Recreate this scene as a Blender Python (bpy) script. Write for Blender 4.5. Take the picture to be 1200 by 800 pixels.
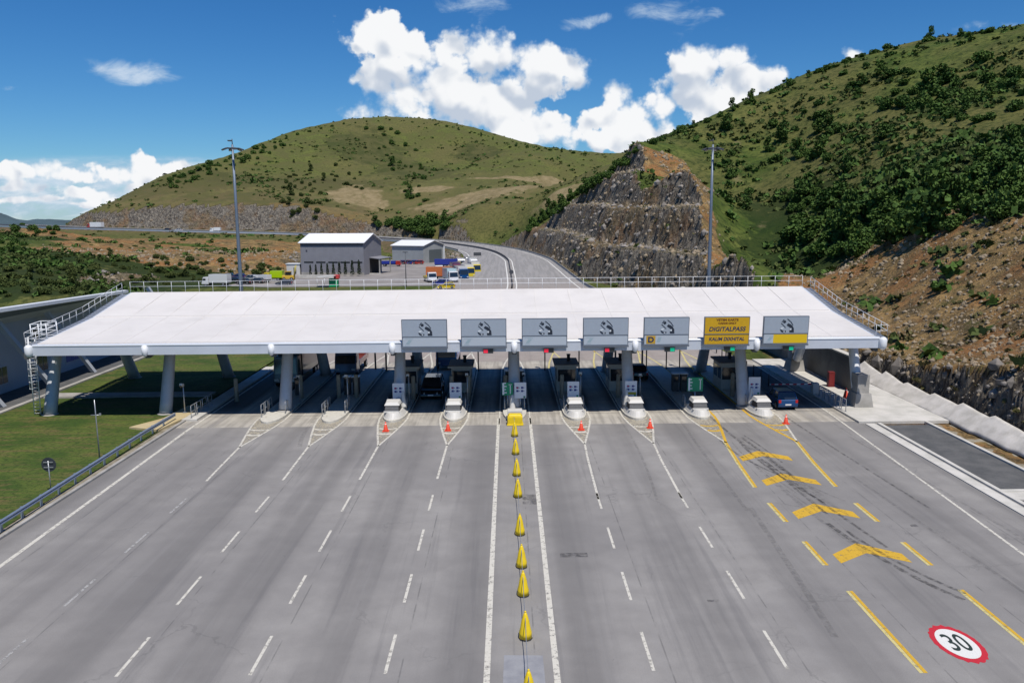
import bpy, bmesh, math, random
import numpy as np
from mathutils import Vector, Matrix
for o in list(bpy.data.objects): bpy.data.objects.remove(o)
SC = bpy.context.scene
COL = SC.collection
R = math.radians
random.seed(7)

# ------------------------------------------------------------------ camera
CAMZ = 17.0
_p, _rho, _psi, FPX = R(8.95), R(0.5), R(0.24), 933.0
_f = Vector((math.sin(_psi)*math.cos(_p), math.cos(_psi)*math.cos(_p), -math.sin(_p)))
_r = _f.cross(Vector((0, 0, 1))).normalized(); _u = _r.cross(_f)
RV = _r*math.cos(_rho) - _u*math.sin(_rho)
UV = _u*math.cos(_rho) + _r*math.sin(_rho)
cd = bpy.data.cameras.new('camera'); cam = bpy.data.objects.new('camera', cd); COL.objects.link(cam)
m = Matrix((RV, UV, -_f)).transposed().to_4x4(); m.translation = Vector((0, 0, CAMZ))
cam.matrix_world = m
cd.sensor_width = 36.0; cd.sensor_fit = 'HORIZONTAL'; cd.lens = FPX/1200*36
cd.clip_start = 0.5; cd.clip_end = 60000
SC.camera = cam
def ray(x, y):
    return _f + RV*((x-600)/FPX) + UV*((400-y)/FPX)
def atY(x, y, Y):          # a photo pixel at a known distance -> a point of the place
    d = ray(x, y); t = Y/d.y
    return Vector((d.x*t, Y, CAMZ+d.z*t))
def atZ(x, y, z=0.0):
    d = ray(x, y); t = (z-CAMZ)/d.z
    return Vector((d.x*t, d.y*t, z))

# ------------------------------------------------------------------ light
SUN = Vector((0.17, -0.46, 1.0)).normalized()
SUN_EL = math.asin(SUN.z); SUN_AZ = math.atan2(SUN.x, SUN.y)
sl = bpy.data.lights.new('sun', 'SUN'); sl.energy = 4.6; sl.angle = R(0.53); sl.color = (1.0, 0.94, 0.86)
so = bpy.data.objects.new('sun', sl); COL.objects.link(so)
so.rotation_euler = (-SUN).to_track_quat('-Z', 'Y').to_euler(); so.location = (0, 0, 120)

SC.view_settings.view_transform = 'Standard'; SC.view_settings.look = 'None'
SC.view_settings.exposure = 0.0; SC.view_settings.gamma = 1.0
SC.view_settings.use_curve_mapping = False
SC.render.engine = 'CYCLES'
SC.cycles.use_denoising = True
SC.cycles.max_bounces = 6; SC.cycles.diffuse_bounces = 3; SC.cycles.glossy_bounces = 3
SC.cycles.transparent_max_bounces = 8; SC.cycles.caustics_reflective = False; SC.cycles.caustics_refractive = False

# ------------------------------------------------------------------ node helper
class NT:
    def __init__(s, tree): s.t = tree; s.n = tree.nodes; s.l = tree.links
    def new(s, typ, **kw):
        nd = s.n.new(typ)
        for k, v in kw.items(): setattr(nd, k, v)
        return nd
    def put(s, sock, v):
        if v is None: return
        if isinstance(v, bpy.types.NodeSocket): s.l.new(v, sock)
        elif isinstance(v, (tuple, list)):
            if len(v) == 3 and len(sock.default_value) == 4: v = (*v, 1)
            sock.default_value = v
        else: sock.default_value = v
    def m(s, op, a, b=None, c=None, clamp=False):
        nd = s.new('ShaderNodeMath', operation=op, use_clamp=clamp)
        s.put(nd.inputs[0], a); s.put(nd.inputs[1], b)
        if c is not None: s.put(nd.inputs[2], c)
        return nd.outputs[0]
    def add(s, a, b): return s.m('ADD', a, b)
    def sub(s, a, b): return s.m('SUBTRACT', a, b)
    def mul(s, a, b, clamp=False): return s.m('MULTIPLY', a, b, clamp=clamp)
    def mx(s, a, b): return s.m('MAXIMUM', a, b)
    def mn(s, a, b): return s.m('MINIMUM', a, b)
    def v(s, op, a, b=None, sc=None):
        nd = s.new('ShaderNodeVectorMath', operation=op)
        s.put(nd.inputs[0], a)
        if b is not None: s.put(nd.inputs[1], b)
        if sc is not None: s.put(nd.inputs['Scale'], sc)
        return nd.outputs['Value'] if op in ('LENGTH', 'DOT_PRODUCT', 'DISTANCE') else nd.outputs[0]
    def xyz(s, x=0.0, y=0.0, z=0.0):
        nd = s.new('ShaderNodeCombineXYZ')
        for i, q in enumerate((x, y, z)): s.put(nd.inputs[i], q)
        return nd.outputs[0]
    def sep(s, vec):
        nd = s.new('ShaderNodeSeparateXYZ'); s.put(nd.inputs[0], vec); return nd.outputs
    def ss(s, x, lo, hi, a=0.0, b=1.0):
        nd = s.new('ShaderNodeMapRange', interpolation_type='SMOOTHSTEP')
        for i, q in enumerate((x, lo, hi, a, b)): s.put(nd.inputs[i], q)
        return nd.outputs[0]
    def lin(s, x, lo, hi, a=0.0, b=1.0):
        nd = s.new('ShaderNodeMapRange')
        for i, q in enumerate((x, lo, hi, a, b)): s.put(nd.inputs[i], q)
        return nd.outputs[0]
    def noise(s, vec, scale, detail=4, rough=.55, dist=0.0, col=False, dim='3D'):
        nd = s.new('ShaderNodeTexNoise', noise_dimensions=dim)
        s.put(nd.inputs['Vector'], vec); s.put(nd.inputs['Scale'], scale)
        s.put(nd.inputs['Detail'], detail); s.put(nd.inputs['Roughness'], rough); s.put(nd.inputs['Distortion'], dist)
        return nd.outputs['Color' if col else 'Fac']
    def vor(s, vec, scale, feature='F1', detail=0, rough=.5, out='Distance', rand=1.0, dim='3D', smooth=None):
        nd = s.new('ShaderNodeTexVoronoi', feature=feature, voronoi_dimensions=dim)
        s.put(nd.inputs['Vector'], vec); s.put(nd.inputs['Scale'], scale)
        if 'Detail' in nd.inputs: s.put(nd.inputs['Detail'], detail); s.put(nd.inputs['Roughness'], rough)
        s.put(nd.inputs['Randomness'], rand)
        if smooth is not None: s.put(nd.inputs['Smoothness'], smooth)
        return nd.outputs[out]
    def mix(s, f, a, b, mode='MIX'):
        nd = s.new('ShaderNodeMix', data_type='RGBA', blend_type=mode)
        s.put(nd.inputs[0], f); s.put(nd.inputs[6], a); s.put(nd.inputs[7], b)
        return nd.outputs[2]
    def attr(s, name, out='Fac'):
        return s.new('ShaderNodeAttribute', attribute_name=name).outputs[out]
    def bump(s, h, strength=.5, dist=.1, normal=None):
        nd = s.new('ShaderNodeBump'); s.put(nd.inputs['Strength'], strength); s.put(nd.inputs['Distance'], dist)
        s.put(nd.inputs['Height'], h)
        if normal is not None: s.put(nd.inputs['Normal'], normal)
        return nd.outputs[0]
    def pos(s): return s.new('ShaderNodeNewGeometry').outputs['Position']
    def obj(s): return s.new('ShaderNodeTexCoord').outputs['Object']

# ------------------------------------------------------------------ sky with clouds
SKY_SAT = 1.3; SKY_TINT = (.62, .96, 1.22)
world = bpy.data.worlds.new('World'); SC.world = world; world.use_nodes = True
world.node_tree.nodes.clear()
w = NT(world.node_tree)
sky = w.new('ShaderNodeTexSky', sky_type='NISHITA', sun_disc=False, sun_elevation=SUN_EL, sun_rotation=SUN_AZ,
            altitude=600, air_density=1.0, dust_density=0.25, ozone_density=3.0)
def uv(x, y):
    d = ray(x, y); return d.x/d.y, d.z/d.y
# cumulus heaps: photo-measured directions (x, y, half width, half height, weight)
HEAPS = [
 (447,33,44,27,1),(475,55,50,38,1),(520,62,48,36,1),(568,62,40,30,.9),(420,48,24,16,.8),(590,40,30,11,.55),
 (440,92,34,24,1),(478,112,46,34,1),(520,100,46,40,1),(560,118,60,48,1),(462,128,60,26,.9),(500,150,70,22,.8),
 (650,78,46,30,1),(622,70,24,24,.9),(640,100,50,24,.9),(672,92,28,20,.8),
 (600,125,50,36,1),(612,152,70,30,1),(650,148,50,28,.95),(560,165,60,18,.8),(690,160,60,20,.75),
 (720,118,30,26,1),(740,135,44,36,1),(700,140,40,24,.9),(752,160,60,26,.9),(780,112,36,32,1),
 (815,78,36,34,1),(805,105,48,40,1),(830,125,44,40,1),(860,72,20,22,.95),(868,98,34,30,1),(898,94,30,16,.85),(880,118,34,20,.8),
 (1000,63,22,9,.6),
 (166,190,20,17,1),(172,205,24,14,1),(213,198,22,12,.9),(200,208,30,9,.8),(112,196,16,10,.85),(135,203,26,15,.95),
 (60,196,24,14,.9),(25,200,30,12,.85),(85,206,40,10,.8),(0,196,26,10,.7),
 (15,218,24,10,.75),(95,226,34,9,.75),(50,222,30,10,.7),(145,232,30,8,.6),(40,236,50,5,.55),(120,240,50,5,.5),(170,220,40,10,.7),
]
HEAPS = [(x, y, a*(1.1 if y > 190 and x < 260 else 1), b, max(k, .9) if y > 190 and x < 260 else k) for x, y, a, b, k in HEAPS]
WISPS = [(60,214,120,26,.8),(110,236,130,16,.7),(154,83,50,16,.95),(195,92,30,7,.6),(120,80,22,12,.6),(560,8,42,18,.75),(690,27,36,8,.75),(778,12,46,18,.7),(842,14,22,7,.6),(850,33,16,8,.45),
 (15,104,26,5,.5),(1170,29,52,6,.55),(735,30,30,6,.4),(215,185,30,4,.5),(125,160,30,8,.28),(170,12,14,8,.3),(820,0,40,7,.4),(1120,36,30,6,.35),(800,42,20,10,.3)]
# plain clear-air sky in the world; the clouds stand on a far sky dome (built below)
hs = w.new('ShaderNodeHueSaturation'); w.put(hs.inputs['Saturation'], SKY_SAT); w.put(hs.inputs['Color'], sky.outputs[0]); w.put(hs.inputs['Value'], 1.0)
bg = w.new('ShaderNodeBackground'); w.put(bg.inputs['Color'], w.mix(1.0, hs.outputs[0], SKY_TINT, 'MULTIPLY')); w.put(bg.inputs['Strength'], 0.078)
wo = w.new('ShaderNodeOutputWorld'); w.l.new(bg.outputs[0], wo.inputs[0])

# ------------------------------------------------------------------ numpy noise
def _hash(ix, iy, seed):
    h = (ix.astype(np.int64)*374761393 + iy.astype(np.int64)*668265263 + seed*974711) & 0xffffffff
    h = ((h ^ (h >> 13))*1274126177) & 0xffffffff
    return ((h ^ (h >> 16)) & 0xffff)/65535.0
def vnoise(x, y, seed=0):
    ix = np.floor(x); iy = np.floor(y); fx = x-ix; fy = y-iy
    fx = fx*fx*(3-2*fx); fy = fy*fy*(3-2*fy)
    a = _hash(ix, iy, seed); b = _hash(ix+1, iy, seed); c = _hash(ix, iy+1, seed); d = _hash(ix+1, iy+1, seed)
    return (a*(1-fx)+b*fx)*(1-fy)+(c*(1-fx)+d*fx)*fy
def fbm(x, y, scale, octv=4, seed=0, gain=.5):
    s = 0; a = 1; t = 0; f = 1.0/scale
    for i in range(octv):
        s = s + a*vnoise(x*f+17.3*i, y*f-9.1*i, seed+i); t += a; a *= gain; f *= 2.03
    return s/t - .5
def sstep(a, b, x):
    t = np.clip((x-a)/(b-a), 0, 1); return t*t*(3-2*t)

# ------------------------------------------------------------------ mesh helpers
def put(o, parent=None):
    COL.objects.link(o)
    if parent is not None: o.parent = parent
    return o
def tag(o, label=None, cat=None, group=None, kind=None):
    if label: o['label'] = label
    if cat: o['category'] = cat
    if group: o['group'] = group
    if kind: o['kind'] = kind
    return o
def empty(name, loc=(0, 0, 0), rz=0.0, label=None, cat=None, group=None):
    o = bpy.data.objects.new(name, None); o.location = loc; o.rotation_euler = (0, 0, rz); o.empty_display_size = .3
    COL.objects.link(o); return tag(o, label, cat, group)
class MB:
    def __init__(s): s.v = []; s.f = []; s.mi = []; s.sm = []
    def addmesh(s, vs, fs, mi=0, smooth=False):
        o = len(s.v); s.v.extend([tuple(q) for q in vs])
        for f in fs: s.f.append(tuple(i+o for i in f)); s.mi.append(mi); s.sm.append(smooth)
        return s
    def hexa(s, c, mi=0):       # 8 corners: bottom loop ccw 0-3, top loop 4-7
        return s.addmesh(c, [(3, 2, 1, 0), (4, 5, 6, 7), (0, 1, 5, 4), (1, 2, 6, 5), (2, 3, 7, 6), (3, 0, 4, 7)], mi)
    def box(s, c, size, rz=0.0, mi=0, rx=0.0, ry=0.0):
        M = Matrix.Translation(c) @ Matrix.Rotation(rz, 4, 'Z') @ Matrix.Rotation(ry, 4, 'Y') @ Matrix.Rotation(rx, 4, 'X')
        a, b, h = size[0]/2, size[1]/2, size[2]/2
        return s.hexa([M @ Vector(q) for q in ((-a, -b, -h), (a, -b, -h), (a, b, -h), (-a, b, -h), (-a, -b, h), (a, -b, h), (a, b, h), (-a, b, h))], mi)
    def b2(s, lo, hi, mi=0):
        return s.box([(lo[i]+hi[i])/2 for i in range(3)], [hi[i]-lo[i] for i in range(3)], 0, mi)
    def tube(s, pts, r, n=8, mi=0, cap=True, smooth=True):
        pts = [Vector(p) for p in pts]; rs = r if isinstance(r, (list, tuple)) else [r]*len(pts)
        vs = []; fs = []
        for i, p in enumerate(pts):
            t = (pts[min(i+1, len(pts)-1)]-pts[max(i-1, 0)]).normalized()
            ref = Vector((0, 0, 1)) if abs(t.z) < .9 else Vector((1, 0, 0))
            a = t.cross(ref).normalized(); b = t.cross(a).normalized()
            for k in range(n):
                an = 2*math.pi*k/n; vs.append(p+(a*math.cos(an)+b*math.sin(an))*rs[i])
        for i in range(len(pts)-1):
            for k in range(n):
                fs.append((i*n+k, (i+1)*n+k, (i+1)*n+(k+1) % n, i*n+(k+1) % n))
        o = len(s.v); s.addmesh(vs, fs, mi, smooth)
        if cap:
            s.addmesh([], [], mi)
            s.f.append(tuple(o+k for k in range(n))); s.mi.append(mi); s.sm.append(False)
            e = o+(len(pts)-1)*n; s.f.append(tuple(e+n-1-k for k in range(n))); s.mi.append(mi); s.sm.append(False)
        return s
    def prism(s, poly, z0, z1, mi=0):      # vertical prism from an xy outline (ccw)
        n = len(poly)
        z0 = z0 if isinstance(z0, (list, tuple)) else [z0]*n; z1 = z1 if isinstance(z1, (list, tuple)) else [z1]*n
        vs = [(p[0], p[1], z0[i]) for i, p in enumerate(poly)]+[(p[0], p[1], z1[i]) for i, p in enumerate(poly)]
        fs = [tuple(range(n-1, -1, -1)), tuple(range(n, 2*n))]+[(i, (i+1) % n, n+(i+1) % n, n+i) for i in range(n)]
        return s.addmesh(vs, fs, mi)
    def extr(s, prof, axis, a, b, mi=0, smooth=False):   # profile extruded along x (prof=(y,z)) or y (prof=(x,z))
        n = len(prof)
        mk = (lambda q, t: (t, q[0], q[1])) if axis == 'x' else (lambda q, t: (q[0], t, q[1]))
        vs = [mk(q, a) for q in prof]+[mk(q, b) for q in prof]
        fs = [tuple(range(n)), tuple(range(2*n-1, n-1, -1))]
        fs += [((i+1) % n, i, n+i, n+(i+1) % n) for i in range(n)]
        return s.addmesh(vs, fs, mi, smooth)
    def lathe(s, prof, c=(0, 0, 0), n=16, mi=0, smooth=True):
        vs = []; fs = []
        for (r, z) in prof:
            for k in range(n):
                an = 2*math.pi*k/n; vs.append((c[0]+r*math.cos(an), c[1]+r*math.sin(an), c[2]+z))
        for i in range(len(prof)-1):
            for k in range(n):
                fs.append((i*n+k, i*n+(k+1) % n, (i+1)*n+(k+1) % n, (i+1)*n+k))
        fs.append(tuple(range(n-1, -1, -1))); fs.append(tuple((len(prof)-1)*n+k for k in range(n)))
        return s.addmesh(vs, fs, mi, smooth)
    def build(s, name, mats, parent=None, bevel=0.0, loc=None):
        me = bpy.data.meshes.new(name); me.from_pydata(s.v, [], s.f)
        mats = mats if isinstance(mats, (list, tuple)) else [mats]
        for q in mats: me.materials.append(q)
        me.polygons.foreach_set('material_index', s.mi); me.polygons.foreach_set('use_smooth', s.sm)
        bm = bmesh.new(); bm.from_mesh(me); bmesh.ops.recalc_face_normals(bm, faces=bm.faces); bm.to_mesh(me); bm.free()
        me.update()
        o = bpy.data.objects.new(name, me); put(o, parent)
        if loc is not None: o.location = loc
        if bevel:
            b = o.modifiers.new('bevel', 'BEVEL'); b.width = bevel; b.segments = 2; b.limit_method = 'ANGLE'; b.angle_limit = R(35)
        return o
def np_mesh(name, verts, faces, mats, smooth=True, parent=None, attrs=None):
    me = bpy.data.meshes.new(name)
    nv, nf = len(verts), len(faces); k = faces.shape[1]
    me.vertices.add(nv); me.vertices.foreach_set('co', np.ascontiguousarray(verts, np.float32).ravel())
    me.loops.add(nf*k); me.loops.foreach_set('vertex_index', np.ascontiguousarray(faces, np.int32).ravel())
    me.polygons.add(nf); me.polygons.foreach_set('loop_start', np.arange(0, nf*k, k, dtype=np.int32))
    me.polygons.foreach_set('use_smooth', np.full(nf, smooth))
    me.update(calc_edges=True)
    for q in (mats if isinstance(mats, (list, tuple)) else [mats]): me.materials.append(q)
    for n_, a in (attrs or {}).items():
        at = me.attributes.new(n_, 'FLOAT', 'POINT'); at.data.foreach_set('value', np.ascontiguousarray(a, np.float32).ravel())
    return put(bpy.data.objects.new(name, me), parent)
def copy_tree(o, parent=None):
    c = o.copy(); COL.objects.link(c); c.parent = parent
    for ch in o.children: copy_tree(ch, c)
    return c

# ------------------------------------------------------------------ materials
def mat(name, col, rough=.6, metal=0.0, spec=.5, var=.0, vscale=3.0, bump=0.0, bscale=20.0, dirt=0.0, dirtcol=(.1, .09, .075), dscale=1.2, coat=0.0):
    mm = bpy.data.materials.new(name); mm.use_nodes = True; t = NT(mm.node_tree)
    b = t.n['Principled BSDF']; P = t.obj(); c = (*col, 1)
    if var:
        n1 = t.noise(P, vscale, 5, .6)
        c = t.mix(t.lin(n1, .3, .7), tuple(q*(1-var) for q in col), tuple(min(1, q*(1+var)) for q in col))
    if dirt:
        n2 = t.noise(P, dscale, 6, .65, dist=.4)
        c = t.mix(t.mul(t.ss(n2, .45, .75), dirt), c, dirtcol)
    t.put(b.inputs['Base Color'], c); t.put(b.inputs['Roughness'], rough); t.put(b.inputs['Metallic'], metal)
    b.inputs['Specular IOR Level'].default_value = spec
    if coat: b.inputs['Coat Weight'].default_value = coat; b.inputs['Coat Roughness'].default_value = .06
    if bump: t.put(b.inputs['Normal'], t.bump(t.noise(P, bscale, 4, .6), bump, .02))
    return mm
# ------------------------------------------------------------------ clouds on a far sky dome
def build_sky():
    az = np.linspace(R(-52), R(52), 560); el = np.linspace(R(-3), R(30), 200)
    A, E = np.meshgrid(az, el); u = np.tan(A); v = np.tan(E)/np.cos(A)
    def field(u, v, lst):
        acc = np.full(u.shape, -3.0)
        for (x, y, a, b, k) in lst:
            cu, cv = uv(x, y); q = np.hypot((u-cu)*FPX/a, (v-cv)*FPX/b)
            f = np.where(q < 1, 1-q*q*.9, .1-(q-1)*1.0)*k + (k-1)*.3
            h = np.clip(.5+.5*(acc-f)/.25, 0, 1); acc = f*(1-h)+acc*h+.25*h*(1-h)
        return np.maximum(acc, -1.2)
    wu = fbm(u*100, v*100, 3.0, 4, 41)*.022; wv = fbm(u*100, v*100, 3.0, 4, 51)*.018
    h0 = field(u+wu, v+wv, HEAPS); h2 = field(u+wu, v+.03+wv, HEAPS); ws = field(u+wu, v+wv, WISPS)
    RR = 24000.0
    P = np.stack([RR*np.sin(A)*np.cos(E), RR*np.cos(A)*np.cos(E), RR*np.sin(E)+CAMZ], -1).reshape(-1, 3)
    m = bpy.data.materials.new('sky_clouds'); m.use_nodes = True; t = NT(m.node_tree); t.n.clear()
    pos = t.v('SUBTRACT', t.pos(), (0, 0, CAMZ)); x, y, z = t.sep(pos)
    U = t.m('DIVIDE', x, y); V = t.m('DIVIDE', z, y); Pn = t.xyz(U, V, 0)
    g = bpy.data.node_groups.new('billow', 'ShaderNodeTree')
    g.interface.new_socket('P', in_out='INPUT', socket_type='NodeSocketVector')
    g.interface.new_socket('D', in_out='OUTPUT', socket_type='NodeSocketFloat')
    q = NT(g); gi = q.new('NodeGroupInput'); go = q.new('NodeGroupOutput'); p = gi.outputs[0]
    p2 = q.v('ADD', p, q.v('SCALE', q.v('SUBTRACT', q.noise(p, 16, 3, .5, col=True), (.5, .5, .5)), sc=.03))
    v1 = q.vor(p2, 13, 'SMOOTH_F1', detail=1.6, rough=.5, smooth=.35, dim='2D')
    d = q.sub(.45, v1)
    q.l.new(d, go.inputs[0])
    def bl(p):
        nd = t.new('ShaderNodeGroup'); nd.node_tree = g; t.put(nd.inputs[0], p); return nd.outputs[0]
    n0 = bl(Pn); n1 = bl(t.v('ADD', Pn, (.004, .010, 0)))
    f0 = t.attr('h0'); f2 = t.attr('h2')
    fine = t.noise(t.v('ADD', Pn, t.v('SCALE', t.noise(Pn, 60, 2, .5, col=True), sc=.006)), 42, 9, .63)
    vf = t.vor(Pn, 44, 'SMOOTH_F1', detail=2.5, rough=.55, smooth=.4, dim='2D')
    d0 = t.add(t.add(t.sub(f0, .10), t.mul(n0, .75)), t.add(t.mul(t.sub(fine, .5), .85), t.mul(t.sub(.4, vf), .42)))
    soft_ = t.ss(t.noise(t.v('ADD', Pn, (7, 0, 0)), 12, 3, .5), .35, .65)
    alpha = t.ss(d0, t.m('MULTIPLY_ADD', soft_, -.18, -.08), t.m('MULTIPLY_ADD', soft_, .28, .15))
    grad = t.mul(t.sub(n0, n1), 3.4)
    lit = t.add(.58, t.add(grad, t.mul(t.sub(f0, f2), .36)))
    lit = t.add(lit, t.mul(t.sub(fine, .5), .62))
    lit = t.add(lit, t.mul(t.ss(d0, .5, .05), .22))
    lit = t.ss(lit, .0, 1.0)
    cc = t.mix(lit, (.53, .60, .71), (.93, .94, .955))
    wn = t.noise(t.v('MULTIPLY', t.v('ADD', Pn, (3, 0, 0)), (1, 1.8, 1)), 16, 8, .64, dist=.5)
    wa = t.mul(t.ss(t.add(t.attr('ws'), t.mul(t.sub(wn, .5), 2.4)), .1, 1.1), .78)
    bn = t.noise(t.v('MULTIPLY', Pn, (1, 4.5, 1)), 12, 7, .62, dist=.3)
    bank = t.mul(t.ss(U, -.33, -.41), t.mul(t.ss(V, .080, .060), t.ss(V, -.012, .015)))
    bank = t.mul(bank, t.ss(bn, .30, .58, .25, .88))
    hz = t.mul(t.ss(V, .09, -.02), .22)
    # over: bank, wisps, heaps
    a1 = t.sub(1, t.mul(t.mul(t.sub(1, alpha), t.sub(1, wa)), t.mul(t.sub(1, bank), t.sub(1, hz))))
    c = t.mix(t.m('DIVIDE', bank, t.mx(t.add(bank, hz), .001)), (.50, .66, .80), t.mix(t.ss(bn, .45, .66), (.42, .57, .74), (.78, .83, .89)))
    c = t.mix(wa, c, (.72, .80, .90)); c = t.mix(alpha, c, cc)
    em = t.new('ShaderNodeEmission'); t.put(em.inputs['Color'], c); em.inputs['Strength'].default_value = 1.0
    tr = t.new('ShaderNodeBsdfTransparent'); mx = t.new('ShaderNodeMixShader'); t.put(mx.inputs[0], a1)
    t.l.new(tr.outputs[0], mx.inputs[1]); t.l.new(em.outputs[0], mx.inputs[2])
    t.l.new(mx.outputs[0], t.new('ShaderNodeOutputMaterial').inputs[0])
    m.cycles.emission_sampling = 'NONE'
    o = np_mesh('sky', P, gridf(200, 560), m, True, attrs=dict(h0=h0.ravel(), h2=h2.ravel(), ws=ws.ravel()))
    o['kind'] = 'structure'
def gridf(nr, na):
    i = np.arange((nr-1)*na).reshape(nr-1, na)[:, :-1].ravel()
    return np.stack([i, i+1, i+na+1, i+na], 1)
build_sky()
# ------------------------------------------------------------------ terrain
# natural ground: (photo x, photo y, distance) measured points, then world points off frame
ctrl = []
def C(x, y, Y, dz=0.0): p = atY(x, y, Y); ctrl.append((p.x, p.y, p.z+dz))
def Wp(x, y, z): ctrl.append((x, y, z))
RID = [(735,180,265),(770,162,268),(800,150,272),(840,135,277),(880,116,283),(920,99,288),(960,81,291),(1000,66,292),(1050,51,292),(1100,42,291),(1150,36,287),(1200,28,282),(1290,10,274),(1400,-15,262)]
for x, y, Y in RID:
    C(x, y, Y); p = atY(x, y, Y)
    s = 1.3; Wp(p.x*s, p.y*s, p.z-3); s = 1.9; Wp(p.x*s, p.y*s, p.z-18)
for q in [(1200,270,96),(1200,210,118),(1200,150,152),(1200,90,205),(1350,270,72),(1350,130,130),(1350,60,180),
          (1100,275,104),(1100,215,135),(1100,160,176),(1100,100,228),(1000,295,124),(1000,240,152),(1000,180,192),(1000,120,240),
          (900,330,150),(900,275,178),(900,220,210),(900,160,250),(816,330,150),(822,285,170),(820,240,200),(820,190,236),(770,230,206),(790,325,152),
          (1200,446,60),(1120,430,68),(1060,426,76),(1200,400,73),(1200,330,83),(1100,350,91),(1050,440,80),(1050,370,98),(1000,370,115),(950,350,135)]: C(*q)
for q in [(38.8,60,4.8),(38.8,45,5.2),(38.8,80,3.6),(38.8,30,5.2),(38.8,10,5),(50,40,11),(60,40,17),(50,10,11),(70,10,24),(110,20,50),(40,0,4),(110,-40,50),(60,-40,17),(36,100,3.0),(38,120,6),(38,136,11),(200,60,95),(200,150,100)]: Wp(*q)
# terrace block
for q in [(710,195,276),(690,207,288),(670,225,302),(650,243,316),(630,262,330),(612,272,345)]:
    C(*q); p = atY(*q); Wp(p.x+2, p.y+28, p.z-(9 if q[0] > 640 else 1))
Wp(30,230,34); Wp(28,260,34); Wp(45,200,30); Wp(38,170,27); Wp(32,165,21); Wp(30,200,29); Wp(38,150,11); Wp(26,290,27); Wp(14,320,15)
# far hill (beyond the bend)
R2 = [(128,241,446),(150,226,470),(200,204,520),(250,188,570),(300,171,620),(350,153,660),(400,141,690),(460,136,700),(520,143,690),(560,154,680),(600,166,665),(660,174,645),(720,180,625),(800,182,600),(900,180,600)]
for x, y, Y in R2:
    C(x, y, Y); p = atY(x, y, Y); Wp(p.x*1.2, p.y*1.2, p.z-14); Wp(p.x*1.7, p.y*1.7, p.z-70)
for q in [(200,232,455),(300,228,460),(400,248,452),(450,260,442),(430,232,485),(430,190,580),(350,200,545),(300,205,520),(550,198,575),(500,218,500),(560,222,480),(490,180,620),
          (600,228,440),(590,238,418),(540,251,412),(640,238,420),(700,196,440),(680,215,430),(575,247,402),(608,250,388),(640,246,372),(560,241,408),(620,200,540),(660,190,560),(520,262,418),(480,262,430)]: C(*q)
# left side and the yard
for q in [(40,254,360),(0,264,345),(75,262,395),(0,350,160),(0,300,230),(0,278,295),(-150,300,230),(-150,275,330),(100,300,260),(100,280,330),(200,300,270),(200,325,225),(300,292,325),(300,310,262),(250,281,365),(380,300,300)]: C(*q)
for q in [(0,50,0),(0,100,0),(0,150,0),(-30,150,0),(0,200,0),(-40,250,0),(-40,300,.8),(-70,200,0),(-60,120,0),(-60,60,0),(-60,0,0),(0,0,0),(0,-60,0),(-60,-60,0),(-120,80,-2),(-120,20,-2),(-200,60,-6),(-100,150,-1),
          (-280,470,-2),(-300,420,2),(-330,560,-30),(-420,500,-50),(-420,300,-20),(-500,700,-110),(-700,900,-160),(-300,200,-8),(20,350,4),(0,380,6)]: Wp(*q)
ctrl = np.array(ctrl)
def rbf_fit(P, c=22.0, lam=.25):
    d = np.sqrt(((P[:, None, :2]-P[None, :, :2])**2).sum(-1)+c*c)
    n = len(P); A = np.zeros((n+3, n+3)); A[:n, :n] = d - np.eye(n)*lam
    A[:n, n] = 1; A[:n, n+1] = P[:, 0]/100; A[:n, n+2] = P[:, 1]/100; A[n:, :n] = A[:n, n:].T
    b = np.zeros(n+3); b[:n] = P[:, 2]
    return np.linalg.solve(A, b)
RW = rbf_fit(ctrl)
def natural(x, y):
    sh = x.shape; x = x.ravel(); y = y.ravel(); out = RW[-3]+RW[-2]*x/100+RW[-1]*y/100
    for i, (cx, cy, _) in enumerate(ctrl):
        out += RW[i]*np.sqrt((x-cx)**2+(y-cy)**2+22.0*22.0)
    return out.reshape(sh)
# the highway: median line (x, y, z, half width)
def _q(x, y, Y): p = atY(x, y, Y); return (p.x, p.y, p.z)
ROADC = [(0.45, 92, 0, 27), (0.45, 120, 0, 25), (0.5, 150, 0, 22), (0.7, 180, 0, 19.5), (1.0, 205, 0.05, 18)]
for (q, hw) in [((597,312,250),16),((594,304,279),15),((580,296,319),13.5),((560,291,345),13),((530,286.5,372),12.5),((500,283.5,391),12),((450,280,412),11.5),((400,277,421),11.5),((350,274.5,425),11.5),((250,272,421),11.5),((175,270,421),11.5),((100,268,424),11.5),((60,266.5,440),11.5),((30,265.5,470),11.5),((0,264,520),11.5)]:
    ROADC.append((*_q(*q), hw))
ROADC = np.array(ROADC)
def resample(P, step=3.0):
    from math import ceil
    n = len(P); out = []
    for i in range(n-1):
        p0 = P[max(i-1, 0)]; p1 = P[i]; p2 = P[i+1]; p3 = P[min(i+2, n-1)]
        k = max(2, int(np.linalg.norm(p2[:2]-p1[:2])/step))
        for j in range(k):
            t = j/k
            out.append(.5*((2*p1)+(-p0+p2)*t+(2*p0-5*p1+4*p2-p3)*t*t+(-p0+3*p1-3*p2+p3)*t**3))
    out.append(P[-1]); return np.array(out)
RD = resample(ROADC)
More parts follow.
